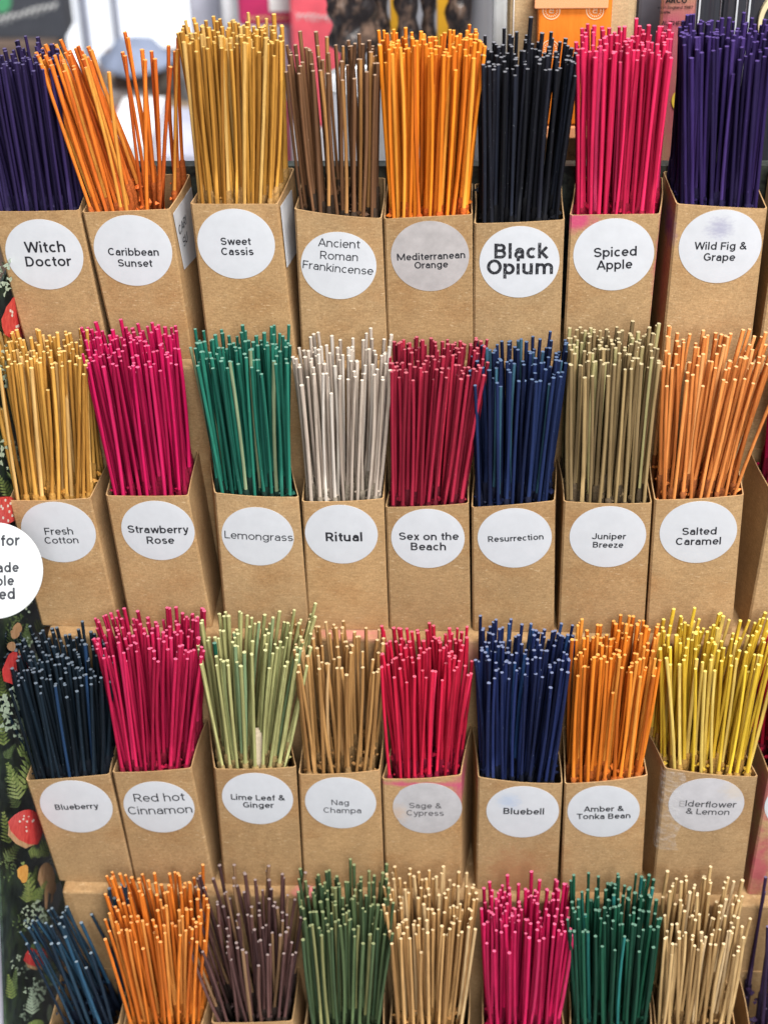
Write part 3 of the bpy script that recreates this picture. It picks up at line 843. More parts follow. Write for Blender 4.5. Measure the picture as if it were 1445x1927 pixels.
v, f = [], []
NA, NB = 14, 10
rc = random.Random(5)
for i in range(NA + 1):
    a_ = lerp_a = 0.02 + (a_end - 0.02) * i / NA
    e = pq(a_, 0.002, -0.003)
    for j in range(NB + 1):
        w = j / NB
        v.append(Vector((e.x - 0.25 * w, e.y + 0.003 * math.sin(9 * w + a_ * 20), e.z - 0.004 - 0.02 * w + 0.003 * math.sin(14 * w + a_ * 31))))
for i in range(NA):
    for j in range(NB):
        q = i * (NB + 1) + j
        f.append((q, q + 1, q + NB + 2, q + NB + 1))
pl = mesh_obj('draped_cloth', v, f, paper('draped_cloth_weave', (0.60, 0.58, 0.66), seed=4, rough=0.85), origin=v[NA * (NB + 1) + NB // 2], smooth=True)
so_ = pl.modifiers.new('thickness', 'SOLIDIFY')
so_.thickness, so_.offset = 0.002, -1
tag(pl, 'lilac white cloth hanging left of the patterned side panel', 'cloth')

# ------------------------------------------------------------------ boxes
FRONT = {}
stick_specs = []            # (colour, path points, radius, rnd, shade, ordinal or None, box)
crumbs_v, crumbs_f, crumbs_m, crumb_mats = [], [], [], []


def lerp(a, b, t_):
    return a + (b - a) * t_


def box_name_text(b, idx):
    same = [x for x in BOXES if x['r'] == b['r']]
    return b['c'], TIER[b['r']], same.index(b), len(same)


for idx, b in enumerate(BOXES):
    Y = ROW_Y[b['r']]
    tz = TREAD[b['r']]
    TL, TR = at(*b['tl'], Y), at(*b['tr'], Y)
    if b['l']:
        L1, R1 = at(*b['l'], Y), at(*b['rt'], Y)
        BL = TL + (L1 - TL) * ((tz - TL.z) / (L1.z - TL.z))
        BR = TR + (R1 - TR) * ((tz - TR.z) / (R1.z - TR.z))
    else:
        lean = 0.006 if b['tl'][0] < 500 else 0.002
        BL, BR = Vector((TL.x + lean, Y, tz)), Vector((TR.x + lean, Y, tz))
    BL.z = BR.z = tz + 0.0003
    skew, bow = b.get('skew', 0.0), b.get('bow', 0.0004)
    org = Vector(((BL.x + BR.x) / 2, Y + DEPTH / 2, tz))
    root = empty('incense_box', org)
    cname, tier, pos, ntier = box_name_text(b, idx)
    desc = {'dark purple': 'dark purple', 'violet': 'violet'}.get(cname, cname)
    tag(root, f'open kraft card box of {desc} sticks at the right end of the {tier}' if b.get('edge') else f'open kraft card box of {desc} incense sticks on the {tier}', 'box', 'kraft incense boxes')

    def face_y(x, z, BL=BL, BR=BR, TL=TL, TR=TR, Y=Y, bow=bow, tz=tz):
        v = max(0.0, min(1.05, (z - tz) / (TL.z - tz)))
        xl, xr = lerp(BL.x, TL.x, v), lerp(BR.x, TR.x, v)
        u = max(0.0, min(1.0, (x - xl) / (xr - xl)))
        return Y - bow * math.sin(math.pi * u) * (0.25 + 0.75 * v * v) - 0.0004 * math.sin(math.pi * u)

    SEG, LEV, TH = 8, 8, 0.0005
    rnd = random.Random(idx * 17 + 3)
    wob = [rnd.uniform(-1, 1) for _ in range(8)]
    verts, faces = [], []

    def loop(v, inset):
        xl, xr = lerp(BL.x, TL.x, v), lerp(BR.x, TR.x, v)
        zl, zr = lerp(BL.z, TL.z, v), lerp(BR.z, TR.z, v)
        out = []
        c = 0.0009                        # soft fold at the corners
        side_bow = 0.0008 * v * wob[0]
        side_bow2 = 0.0008 * v * wob[1]
        zb = (zl + zr) / 2 + v * 0.0012 * wob[2]
        for k in range(SEG + 1):          # front, left to right
            u = k / SEG
            uu = lerp(c / (xr - xl), 1 - c / (xr - xl), u)
            x = lerp(xl, xr, uu)
            z = lerp(zl, zr, u) + v * v * 0.0004 * math.sin(math.pi * u) * wob[3]
            out.append(Vector((lerp(x, (xl + xr) / 2, inset / (xr - xl) * 2), face_y(x, z) + inset, z)))
        for k in range(SEG + 1):          # right side, front to back
            w = k / SEG
            y = lerp(Y + c, Y + DEPTH - c, w)
            z = lerp(zr, zb, w)
            out.append(Vector((xr + skew * w + side_bow * math.sin(math.pi * w) - inset, lerp(y, Y + DEPTH / 2, inset / DEPTH * 2), z)))
        for k in range(SEG + 1):          # back, right to left
            u = 1 - k / SEG
            uu = lerp(c / (xr - xl), 1 - c / (xr - xl), u)
            out.append(Vector((lerp(lerp(xl, xr, uu), (xl + xr) / 2, inset / (xr - xl) * 2) + skew, Y + DEPTH - inset, zb)))
        for k in range(SEG + 1):          # left side, back to front
            w = 1 - k / SEG
            y = lerp(Y + c, Y + DEPTH - c, w)
            z = lerp(zl, zb, w)
            out.append(Vector((xl + skew * w - side_bow2 * math.sin(math.pi * w) + inset, lerp(y, Y + DEPTH / 2, inset / DEPTH * 2), z)))
        return out

    n = 4 * (SEG + 1)
    loops = [loop(k / LEV, 0.0) for k in range(LEV + 1)] + [loop(1 - k / LEV, TH) for k in range(LEV + 1)]
    loops[-1] = [Vector((p.x, p.y, p.z + 0.0006)) for p in loops[-1]]
    for lp in loops:
        verts.extend(lp)
    for k in range(len(loops) - 1):
        for i in range(n):
            j = (i + 1) % n
            faces.append((k * n + i, k * n + j, (k + 1) * n + j, (k + 1) * n + i))
    faces.append(tuple(range((len(loops) - 1) * n, len(loops) * n)))
    tint, hue = rnd.uniform(0.90, 1.08), rnd.uniform(-0.05, 0.05)
    kb_ = (KRAFT[0] * tint, KRAFT[1] * tint * (1 + hue * 0.4), KRAFT[2] * tint * (1 + hue))
    km = kraft('kraft_box', b.get('stains', ()), seed=idx * 1.37, base=kb_)
    kr = kraft('kraft_cut_edge', (), seed=idx * 1.9, base=tuple(c * 1.22 for c in kb_))
    carton = mesh_obj('carton', verts, faces, [km, kr], root, midx=[1 if LEV * n <= q < (LEV + 1) * n else 0 for q in range(len(faces))])

    # sticker with its lettering
    if b['st']:
        sx, sy, sw = b['st']
        pk = b.get('paper', 0)
        cen = at(sx, sy, Y)
        rad = px_size(sw, cen) / 2
        rot = math.radians(rnd.uniform(-3, 3))
        org_s = Vector((cen.x, face_y(cen.x, cen.z), cen.z))
        v, f = [org_s + Vector((0, -0.0002, 0))], []
        NR, NS = 6, 64
        for r in range(1, NR + 1):
            for s in range(NS):
                a = 2 * math.pi * s / NS
                rr = rad * r / NR
                if pk == 3 and r == NR and abs(a - math.pi) < 0.6:
                    rr *= 0.97
                x, z = cen.x + rr * math.cos(a), cen.z + rr * math.sin(a)
                v.append(Vector((x, face_y(x, z) - 0.0002 - (0.00005 if r < NR else 0), z)))
        for s in range(NS):
            f.append((0, 1 + s, 1 + (s + 1) % NS))
            for r in range(NR - 1):
                i, j = 1 + r * NS + s, 1 + r * NS + (s + 1) % NS
                f.append((i, i + NS, j + NS, j))
        for s in range(NS):               # cut edge
            v.append(Vector((v[1 + (NR - 1) * NS + s].x, v[1 + (NR - 1) * NS + s].y + 0.00018, v[1 + (NR - 1) * NS + s].z)))
        e0, e1 = 1 + (NR - 1) * NS, 1 + NR * NS
        for s in range(NS):
            t2 = (s + 1) % NS
            f.append((e0 + s, e1 + s, e1 + t2, e0 + t2))
        stk = mesh_obj('sticker', v, f, paper('sticker_paper', seed=idx * 2.1, **PAPERS[pk]), root, origin=org_s)
        if pk in (1, 3, 5):
            stk['label'] = 'greyed, grease-soaked round sticker'
        if b['tx']:
            v, f = [], []
            for (s, x0, x1, yc, ang, wt) in b['tx']:
                tv, tf, a0, a1 = text_geo(s, wt)
                pc = at((x0 + x1) / 2, yc, Y)
                sc = px_size(x1 - x0, pc) / (a1 - a0)
                ca, sa = math.cos(math.radians(-ang)), math.sin(math.radians(-ang))
                i0 = len(v)
                for (qx, qy) in tv:
                    lx, lz = (qx - (a0 + a1) / 2) * sc, (qy - 0.45) * sc
                    x, z = pc.x + lx * ca - lz * sa, pc.z + lx * sa + lz * ca
                    v.append(Vector((x, face_y(x, z) - 0.00034, z)))
                f += [tuple(i0 + q for q in p) for p in tf]
            mats = [ink('sticker_ink', b.get('inkc', (0.022, 0.023, 0.028)), b.get('wear', 0.0))]
            mi = None
            if b['c'] == 'lemon yellow':
                mats.append(ink('faded_ink', (0.32, 0.31, 0.32), 0))
                tv, tf, _, _ = text_geo('E', M_)
                mi = [1 if k < len(tf) else 0 for k in range(len(f))]
            mesh_obj('lettering', v, f, mats, stk, origin=org_s, midx=mi)
    for (poly, lines) in b.get('side', ()):
        sd = Vector((skew, DEPTH, 0)).normalized()
        up_ = (TR - BR).normalized()
        nn = sd.cross(up_).normalized()
        if nn.x < 0:
            nn = -nn
        p0 = TR + nn * 0.0007
        vv_ = [on_plane(px, py, p0, nn) for px, py in poly]
        sl_ = mesh_obj('side_label', vv_ + [q - nn * 0.0002 for q in vv_], [(0, 1, 2, 3), (0, 4, 5, 1), (1, 5, 6, 2), (2, 6, 7, 3), (3, 7, 4, 0)], paper('side_label_paper', seed=idx), root)
        v, f = [], []
        for (s, px, py, hh) in lines:
            tv, tf, a0, a1 = text_geo(s, 0.14)
            o_ = on_plane(px, py, p0, nn)
            sc = px_size(hh, o_)
            i0 = len(v)
            v += [o_ + sd * (qx - a0) * sc + up_ * (qy * sc) + nn * 0.0002 for qx, qy in tv]
            f += [tuple(i0 + q for q in p) for p in tf]
        if v:
            mesh_obj('lettering', v, f, ink('side_ink', (0.05, 0.05, 0.055), 0), sl_)
    if b.get('tape'):
        v, f = [], []
        for k in range(13):
            vv = 0.985 - k / 12 * 0.62
            xl, z = lerp(BL.x, TL.x, vv), lerp(BL.z, TL.z, vv)
            w1 = 0.0095 + 0.0012 * math.sin(k * 1.7)
            for (dx, dy) in ((-0.0004 - 0.0045 * 0.24, 0.0045), (-0.0004, 0.0003), (w1 * 0.3, None), (w1 * .65, None), (w1, None)):
                x = xl + dx
                v.append(Vector((x, Y + dy if dy is not None else face_y(x, z) - 0.0004, z)))
        for k in range(12):
            for q in range(4):
                f.append((k * 5 + q, k * 5 + q + 1, k * 5 + 6 + q, k * 5 + 5 + q))
        tp = mesh_obj('clear_tape', v, f, tape_n.m, root, smooth=True)
        tp['label'] = 'clear tape over the torn left corner'

    # ---------------- sticks of this box
    rr = random.Random(900 + idx)
    W0 = TR.x - TL.x
    rimz = lambda u, v: lerp(TL.z, TR.z, u)
    groups = []
    if b['top']:
        groups.append((0.0, 1.0, *b['top']))
    elif b['c'] == 'sunset orange':
        groups += [(0.0, 0.46, 70, 172, 124, 92, 48), (0.42, 1.0, 188, 338, 124, 66, 13)]
    elif b['c'] == 'slate blue':
        groups += [(0.14, 0.66, 38, 126, 1772, 1712, 22), (0.72, 1.0, 138, 182, 1800, 1722, 5)]
    elif b['c'] == 'deep plum':
        groups += [(0.0, 0.6, 1424, 1520, 1742, 1660, 12)]
    pts = []
    NF = 9 if b['c'] not in ('sunset orange', 'slate blue') else (8 if b['c'] == 'sunset orange' else 7)
    for gi, (ua, ub, xa, xb, yf, yb, cnt) in enumerate(groups):
        nf = NF if len(groups) == 1 else (NF - 3 if gi == 0 else 3)
        if b['c'] == 'deep plum':
            nf = 3
        made = 0
        for k in range(nf):               # the front row, left to right
            u = lerp(ua, ub, (k + 0.5 + rr.uniform(-0.22, 0.22)) / nf)
            pts.append((u, 0.0, u, xa, xb, yf, yb, ua, ub, True))
        tries = 0
        cnt = int(cnt * (1.32 if cnt > 60 else 1.1))
        while made < cnt - nf and tries < 12000:
            tries += 1
            u, v = rr.uniform(ua, ub), rr.uniform(0.12, 1.0)
            if any(abs((u - q[0]) * W0) ** 2 + ((v - q[1]) * DEPTH) ** 2 < (0.0024 if cnt < 100 else 0.0020) ** 2 for q in pts):
                continue
            pts.append((u, v, u, xa, xb, yf, yb, ua, ub, False))
            made += 1
    loose = 1.0 if not b.get('edge') else 0.6
    if b['c'] in ('peach orange', 'walnut brown', 'plum brown', 'pale straw', 'tan'):
        loose = 1.4
    for (u, v, _, xa, xb, yf, yb, ua, ub, front) in pts:
        inn = 0.0022
        by = Y + lerp(inn, DEPTH - inn, v)
        ux = lerp(inn / W0, 1 - inn / W0, u)
        bx = lerp(TL.x, TR.x, ux) + skew * (by - Y) / DEPTH
        bz = rimz(u, v) - 0.0015
        uu = (u - ua) / (ub - ua) + rr.gauss(0, 0.022 * loose)
        ty_px = lerp(yf, yb, v) + max(-20, min(20, rr.gauss(0, 10))) + (rr.uniform(0, 26) if rr.random() < 0.12 else 0) - (rr.uniform(5, 16) if rr.random() < 0.06 else 0)
        tp_ = at(lerp(xa, xb, uu), ty_px, by + rr.gauss(0, 0.0014))
        base = Vector((bx, by, bz))
        dr = (tp_ - base).normalized()
        low = base - dr * 0.022
        low = Vector((min(max(low.x, TL.x + inn), TR.x - inn + skew), min(max(low.y, Y + inn), Y + DEPTH - inn), low.z))
        perp = Vector((rr.gauss(0, 1), rr.gauss(0, 0.6), 0)) * (0.0004 if b['c'] != 'slate blue' else 0.0002) * loose
        path = [low, base] + [base.lerp(tp_, t_) + perp * (4 * t_ * (1 - t_)) for t_ in (0.25, 0.5, 0.75)] + [tp_]
        stick_specs.append(dict(c=b['c'], path=path, r=rr.uniform(0.00072, 0.00094), rnd=rr.random(), sh=rr.random(), coat=(rr.uniform(-0.004, 0.0035) if v < 0.1 else rr.uniform(-0.005, 0.006) + v * 0.004),
                                front=front, box=idx))
    # crumbs of incense stuck among the stick bases
    for _ in range(48 if b['top'] and b['top'][4] < 100 else 34):
        u, v = rr.uniform(0.04, 0.96), rr.uniform(0.06, 0.9)
        c = Vector((lerp(TL.x, TR.x, u) + skew * v, Y + DEPTH * lerp(0.07, 0.93, v), rimz(u, v) - rr.uniform(0.0005, 0.006) + v * 0.003))
        i0 = len(crumbs_v)
        s = rr.uniform(0.0006, 0.0019)
        for d in ((1, 0, 0), (-1, 0, 0), (0, 1, 0), (0, -1, 0), (0, 0, 1), (0, 0, -1)):
            crumbs_v.append(c + Vector(d) * s * rr.uniform(0.6, 1.4) + Vector((rr.uniform(-.3, .3), rr.uniform(-.3, .3), rr.uniform(-.3, .3))) * s)
        for t3 in ((0, 2, 4), (2, 1, 4), (1, 3, 4), (3, 0, 4), (2, 0, 5), (1, 2, 5), (3, 1, 5), (0, 3, 5)):
            crumbs_f.append(tuple(i0 + q for q in t3))
            crumbs_m.append(b['c'])

# extra odd sticks: a tall black one, two strays
def extra(c, x0, y0, x1, y1, Y, r=0.00095, low=True):
    p0, p1 = at(x0, y0, Y), at(x1, y1, Y)
    stick_specs.append(dict(c=c, path=[p0 - Vector((0, 0, 0.02)), p0, p0.lerp(p1, .3), p0.lerp(p1, .6), p1], r=r, rnd=0.4, sh=0.5, coat=-0.004, front=False, box=-1))


extra('black', 970, 395, 999, 32, ROW_Y[0] + 0.022)
extra('emerald', 430, 1438, 404, 1210, ROW_Y[2] + 0.010)
extra('honey yellow', 34, 938, -4, 762, ROW_Y[1] + 0.004)
extra('honey yellow', 46, 925, 4, 770, ROW_Y[1] + 0.012)
for x, y in ((206, 1672), (216, 1690), (212, 1704), (222, 1712), (236, 1668), (240, 1690), (208, 1730), (214, 1742), (230, 1664)):
    extra('slate blue', x + 26, 1925, x, y, ROW_Y[3] + 0.030)

# ------------------------------------------------------------------ sticks as meshes
SM = {}
for c in sorted({s['c'] for s in stick_specs}):
    SM[c] = stick_mat(c.replace(' ', '_').replace('-', '_') + '_stick', *P[c])


def stick_geo(s, rs):
    NS = 7
    path, r = s['path'], s['r']
    ct = s['coat']
    base = path[1]
    rings = []                        # (centre, radius, zone of the band above)
    rough = lambda: rs.uniform(0.85, 1.25)
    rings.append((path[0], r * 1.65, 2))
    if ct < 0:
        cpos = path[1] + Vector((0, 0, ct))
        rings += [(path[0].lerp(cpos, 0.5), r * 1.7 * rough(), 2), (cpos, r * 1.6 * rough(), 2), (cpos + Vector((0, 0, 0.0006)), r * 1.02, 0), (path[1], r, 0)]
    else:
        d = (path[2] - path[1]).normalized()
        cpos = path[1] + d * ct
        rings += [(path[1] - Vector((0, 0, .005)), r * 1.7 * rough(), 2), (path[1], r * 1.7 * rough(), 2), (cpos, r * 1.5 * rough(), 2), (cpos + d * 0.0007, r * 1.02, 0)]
    for p in path[2:-1]:
        rings.append((p, r * rs.uniform(0.95, 1.05), 0))
    rings.append((path[-1], r * rs.uniform(0.97, 1.10), 1))
    a0 = rs.uniform(0, 6.28)
    prof = [rs.uniform(0.88, 1.1) for _ in range(NS)]
    v, f, z = [], [], []
    for k, (c, rad, zn) in enumerate(rings):
        nxt = rings[min(k + 1, len(rings) - 1)][0]
        prv = rings[max(k - 1, 0)][0]
        ax = (nxt - prv).normalized()
        e1 = ax.cross(Vector((0, 1, 0))).normalized()
        e2 = ax.cross(e1)
        tilt = Vector((0, 0, 0))
        for q in range(NS):
            a = a0 + 2 * math.pi * q / NS
            jj = rs.uniform(0.85, 1.15) if zn == 2 else 1.0
            v.append(c + (e1 * math.cos(a) + e2 * math.sin(a)) * rad * prof[q] * jj)
    for k in range(len(rings) - 1):
        for q in range(NS):
            q2 = (q + 1) % NS
            f.append((k * NS + q, k * NS + q2, (k + 1) * NS + q2, (k + 1) * NS + q))
            z.append(float(rings[k][2]))
    m = len(v)
    top = rings[-1]
    ax = (top[0] - rings[-2][0]).normalized()
    cut = Vector((rs.uniform(-.3, .3), rs.uniform(-.3, .3), 0)) * r
    for q in range(NS):               # separate cap so the cut stays crisp
        v.append(v[m - NS + q] + ax * 0.00002)
    f.append(tuple(range(m, m + NS)))
    z.append(1.0)
    return v, f, z


GROUP = 'incense sticks along the front of their boxes'
mass = dict(v=[], f=[], z=[], r=[], s=[], m=[], sm=[])
mat_names = sorted(SM)
count = {}
n_single = 0
for s in stick_specs:
    rs = random.Random(hash((round(s['path'][1].x, 5), round(s['path'][1].y, 5), round(s['path'][-1].z, 5))) & 0xffff)
    v, f, z = stick_geo(s, rs)
    sm = [zz != 1.0 for zz in z]
    if s['front']:
        k = count.get(s['box'], 0)
        count[s['box']] = k + 1
    rel = s['path'][-1] - EYE
    zc = rel.dot(fwd)
    tpx = IW / 2 + FPX * rel.dot(RT) / zc
    rel2 = s['path'][1] - EYE
    bpx = IW / 2 + FPX * rel2.dot(RT) / rel2.dot(fwd)
    seen = -2 < (tpx + bpx) / 2 < IW + 2
    if s['front'] and seen:
        b = BOXES[s['box']]
        same_tier = b['c']
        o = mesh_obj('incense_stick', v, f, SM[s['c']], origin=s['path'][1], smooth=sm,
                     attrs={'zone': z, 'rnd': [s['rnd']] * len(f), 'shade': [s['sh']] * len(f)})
        tag(o, f"{s['c']} incense stick, {ORD[k]} from left along front of {'the right end ' if b.get('edge') else 'its '}{TIER[b['r']]} box", 'incense stick', GROUP)
        n_single += 1
    else:
        i0 = len(mass['v'])
        mass['v'] += v
        mass['f'] += [tuple(i0 + q for q in p) for p in f]
        mass['z'] += z
        mass['r'] += [s['rnd']] * len(f)
        mass['s'] += [s['sh']] * len(f)
        mass['m'] += [mat_names.index(s['c'])] * len(f)
        mass['sm'] += sm
print('STICKS', len(stick_specs), 'single', n_single)
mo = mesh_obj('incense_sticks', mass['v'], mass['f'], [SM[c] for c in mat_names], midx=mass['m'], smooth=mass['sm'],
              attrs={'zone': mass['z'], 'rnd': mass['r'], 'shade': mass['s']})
tag(mo, 'coloured incense sticks crowded behind the front rows of all the boxes', 'incense sticks', kind='stuff')

cm = []
for c in mat_names:
    co = tuple((p + q) / 2 for p, q in zip(P[c][5], P[c][1]))
    cm.append(fleck(c.replace(' ', '_').replace('-', '_') + '_crumb', tuple(min(1, x * 0.7) for x in co), tuple(min(1, x * 1.9) for x in co), 900))
cr = mesh_obj('incense_crumbs', crumbs_v, crumbs_f, cm, midx=[mat_names.index(x) for x in crumbs_m])
tag(cr, 'crumbs of incense paste caught among the stick bases', 'crumbs', kind='stuff')

# pale wooden stub standing in the lime green box
p0, p1 = at(489, 1446, ROW_Y[2] + 0.005), at(486, 1372, ROW_Y[2] + 0.007)
v = []
for p, w in ((p0 - Vector((0, 0, .02)), .0019), (p0, .0019), (p1, .00185)):
    for dx, dy in ((-1, -.6), (1, -.6), (1, .6), (-1, .6)):
        v.append(p + Vector((dx * w, dy * w, dx * 0.0004)))
f = [(0, 3, 2, 1), (8, 9, 10, 11)] + [(k * 4 + q, k * 4 + (q + 1) % 4, k * 4 + 4 + (q + 1) % 4, k * 4 + 4 + q) for k in range(2) for q in range(4)]
st_ = mesh_obj('wooden_stub', v, f, plain('pale_wood', (0.66, 0.54, 0.38), 0.7, 0.2, 0.15, 400), origin=p0)
tag(st_, 'short thick pale wooden stub among the lime green sticks', 'wooden stub')

# ------------------------------------------------------------------ round sign at the left edge
SC = at(-10, 1074, 0.612)
srad = px_size(91, SC)
sn = Vector((0.06, -0.80, 0.60)).normalized()
se1 = Vector((0, 0, 1)).cross(sn).normalized()
se2 = sn.cross(se1)
sign = empty('round_sign', SC)
tag(sign, 'round white sign with grey lettering at the left edge of the stand', 'sign')
v, f = [], []
for h, r in ((-0.0022, .995), (-0.0003, 1.0), (0, 0.985)):
    for k in range(72):
        a = 2 * math.pi * k / 72
        v.append(SC + sn * h + (se1 * math.cos(a) + se2 * math.sin(a)) * srad * r)
for k in range(72):
    j = (k + 1) % 72
    f += [(k, j, 72 + j, 72 + k), (72 + k, 72 + j, 144 + j, 144 + k)]
f += [tuple(range(144, 216)), tuple(range(71, -1, -1))]
disc = mesh_obj('disc', v, f, paper('sign_board', (0.56, 0.58, 0.58), rough=0.45), sign)
v, f = [], []
for s, xr_, yc, w in (('for', 38, 1016, 35), ('made', 36.5, 1067, 63), ('ble', 27.5, 1092, 34), ('ed', 29, 1117, 30)):
    tv, tf, a0, a1 = text_geo(s, 0.19)
    pr = on_plane(xr_, yc, SC, sn)
    sc = px_size(w, pr) / (a1 - a0)
    i0 = len(v)
    v += [pr + se1 * ((qx - a1) * sc) + se2 * ((qy - 0.5) * sc) + sn * 0.00015 for qx, qy in tv]
    f += [tuple(i0 + q for q in p) for p in tf]
mesh_obj('lettering', v, f, ink('sign_ink', (0.055, 0.058, 0.066), 0), disc)
# the wire that holds it, pushed into the paper side panel
pw = SC - sn * 0.0022
q1 = pq(-0.05, 0.012, 0.0)
v, f = [], []
for k, p in enumerate((pw, pw + Vector((-0.003, 0.012, -0.012)), q1 - p_nrm * 0.001)):
    for q in range(6):
        a = q * math.pi / 3
        v.append(p + Vector((math.cos(a), 0, math.sin(a))) * 0.0008)
for k in range(2):
    for q in range(6):
        f.append((k * 6 + q, k * 6 + (q + 1) % 6, k * 6 + 6 + (q + 1) % 6, k * 6 + 6 + q))
mesh_obj('wire_holder', v, f, plain('dark_wire', (0.1, 0.1, 0.1), 0.4, 0.5), sign, smooth=True)

# ------------------------------------------------------------------ table and shop behind
TZ = BOT - 0.0008
tc_ = mesh_obj('tabletop', [(-1.6, 0.3, TZ), (1.6, 0.3, TZ), (1.6, 1.2, TZ), (-1.6, 1.2, TZ)], [(0, 1, 2, 3)], paper('white_cloth', (0.66, 0.65, 0.70), seed=9, rough=0.8))
tag(tc_, 'white cloth on the table under the stand', None, kind='structure')
fl = mesh_obj('floor', [(-6, -2, -0.9), (6, -2, -0.9), (6, 7, -0.9), (-6, 7, -0.9)], [(0, 1, 2, 3)], plain('shop_floor', (0.30, 0.28, 0.27), 0.5, 0.3, 0.1, 6))
tag(fl, 'pale shop floor behind the table', None, kind='structure')


NEAR_Z = at(750, 340, 1.02).z
FAR_Z = -0.30


def block(name, x0, y0, x1, y1, Y, thick, mat, parent=None, bevel=0.002, origin=None):
    """block whose front face spans these photo coordinates at distance Y"""
    a, b_ = at((x0 + x1) / 2, y0, Y), at((x0 + x1) / 2, y1, Y)
    l, r_ = at(x0, (y0 + y1) / 2, Y), at(x1, (y0 + y1) / 2, Y)
    zb = b_.z
    if y1 >= 300:                     # stands on the counter behind the stand
        zb = NEAR_Z if Y < 1.2 else FAR_Z
    return extrude_box(name, (l.x, Y, zb), (r_.x, Y + thick, a.z), mat, parent, origin, bevel)


def flat_text(name, s, x0, x1, yc, Y, mat, parent, bold=0.15, ymid=0.45):
    tv, tf, a0, a1 = text_geo(s, bold)
    pc = at((x0 + x1) / 2, yc, Y)
    sc = px_size(x1 - x0, pc) / (a1 - a0)
    v = [pc + Vector(((qx - (a0 + a1) / 2) * sc, 0, (qy - ymid) * sc)) for qx, qy in tv]
    return mesh_obj(name, v, tf, mat, parent)


def thing(name, label, cat, loc, group=None):
    return tag(empty(name, loc), label, cat, group)


def base_at(x, y, Y):
    return at(x, y, Y)


def scribble(name, x0, x1, yc, amp, Y, mat, parent, turns, w=1.2, slope=0.0, seed=1):
    """handwriting too blurred to read: one looping pen stroke"""
    rs = random.Random(seed)
    v, f = [], []
    n = turns * 10
    for k in range(n + 1):
        t_ = k / n
        a = t_ * turns * 2 * math.pi
        A = amp * (0.6 + 0.5 * abs(math.sin(t_ * 7 + seed)))
        x = lerp(x0, x1, t_) + 0.35 * A * math.sin(a)
        y = yc + slope * (t_ - .5) - A * math.cos(a) * 0.8
        v += [at(x - w * .5, y - w, Y), at(x + w * .5, y + w, Y)]
        if k:
            i = 2 * k
            f.append((i - 2, i, i + 1, i - 1))
    return mesh_obj(name, v, f, mat, parent)


white_print = plain('white_print', (0.8, 0.8, 0.78), 0.5)
# kraft backing card with the orange soap carton
YK = 0.835
kc = thing('kraft_package', 'tall kraft paper package behind the black sticks', 'package', base_at(1070, 320, YK))
block('wrapper', 953, -60, 1190, 345, YK, 0.03, kraft('kraft_wrap', seed=21, base=(0.52, 0.38, 0.22)), kc, 0.004)
block('string', 963.5, -60, 965, 300, YK - 0.0008, 0.0006, white_print, kc, 0)
flat_text('lettering', 'su', 1069, 1085, 289, YK - 0.0006, plain('brown_print', (0.16, 0.10, 0.05)), kc, 0.1)
oc = thing('orange_carton', 'orange card carton with white ring emblems on kraft package', 'carton', base_at(1078, 240, YK - 0.018))
om = Nodes('orange_card')
ow = om.noise(om.coords((120, 120, 18)), 1.0, 4, 0.7)
om.set(om.mix(om.ramp(ow, .3, .7), (0.72, 0.16, 0.012), (0.92, 0.27, 0.03)), 0.5, 0.3)
block('carton_body', 1010, -10, 1146, 236, YK - 0.018, 0.0165, om.m, oc, 0.001)
fm = Nodes('peach_card')
fw_ = fm.n('ShaderNodeTexWave', wave_type='BANDS', bands_direction='X')
fm.l(fm.coords((420, 1, 6)), fw_.inputs[0])
fw_.inputs['Distortion'].default_value = 2.5
fm.set(fm.mix(fm.ramp(fw_.outputs[0], 0.35, 0.6), (0.80, 0.30, 0.12), (0.85, 0.42, 0.22)), 0.6, 0.2)
block('flap', 1006, -60, 1146, 17, YK - 0.0205, 0.002, fm.m, oc, 0.0006)
block('lower_band', 1010, 238, 1146, 262, YK - 0.018, 0.0165, fm.m, oc, 0.001)


def ring(cx, cy, r, w, Y, n=40, dash=0):
    v, f = [], []
    for k in range(n):
        a = 2 * math.pi * k / n
        v += [at(cx + r * math.cos(a), cy + r * math.sin(a), Y), at(cx + (r - w) * math.cos(a), cy + (r - w) * math.sin(a), Y)]
    for k in range(n):
        if dash and k % dash == 0:
            continue
        j = (k + 1) % n
        f.append((2 * k, 2 * j, 2 * j + 1, 2 * k + 1))
    return v, f


pale_orange = plain('pale_orange_print', (0.88, 0.58, 0.36), 0.5)
for cx, cy in ((1037, 20), (1119, 20), (1035, 92)):
    Yq = YK - 0.0183
    v, f = ring(cx, cy, 17, 2.0, Yq)
    v2, f2 = ring(cx, cy, 12.5, 3.2, Yq, 36, 2)
    i0 = len(v)
    v, f = v + v2, f + [tuple(i0 + q for q in p) for p in f2]
    tv, tf, a0, a1 = text_geo('a', 0.12)
    pc = at(cx, cy, Yq)
    sc = px_size(9, pc) / (a1 - a0)
    i0 = len(v)
    v += [pc + Vector(((qx - (a0 + a1) / 2) * sc, 0, (qy - 0.36) * sc)) for qx, qy in tv]
    f += [tuple(i0 + q for q in p) for p in tf]
    if cy < 60:
        v = [Vector((p.x, YK - 0.0183, p.z)) for p in v]
    mesh_obj('emblem', v, f, pale_orange, oc)

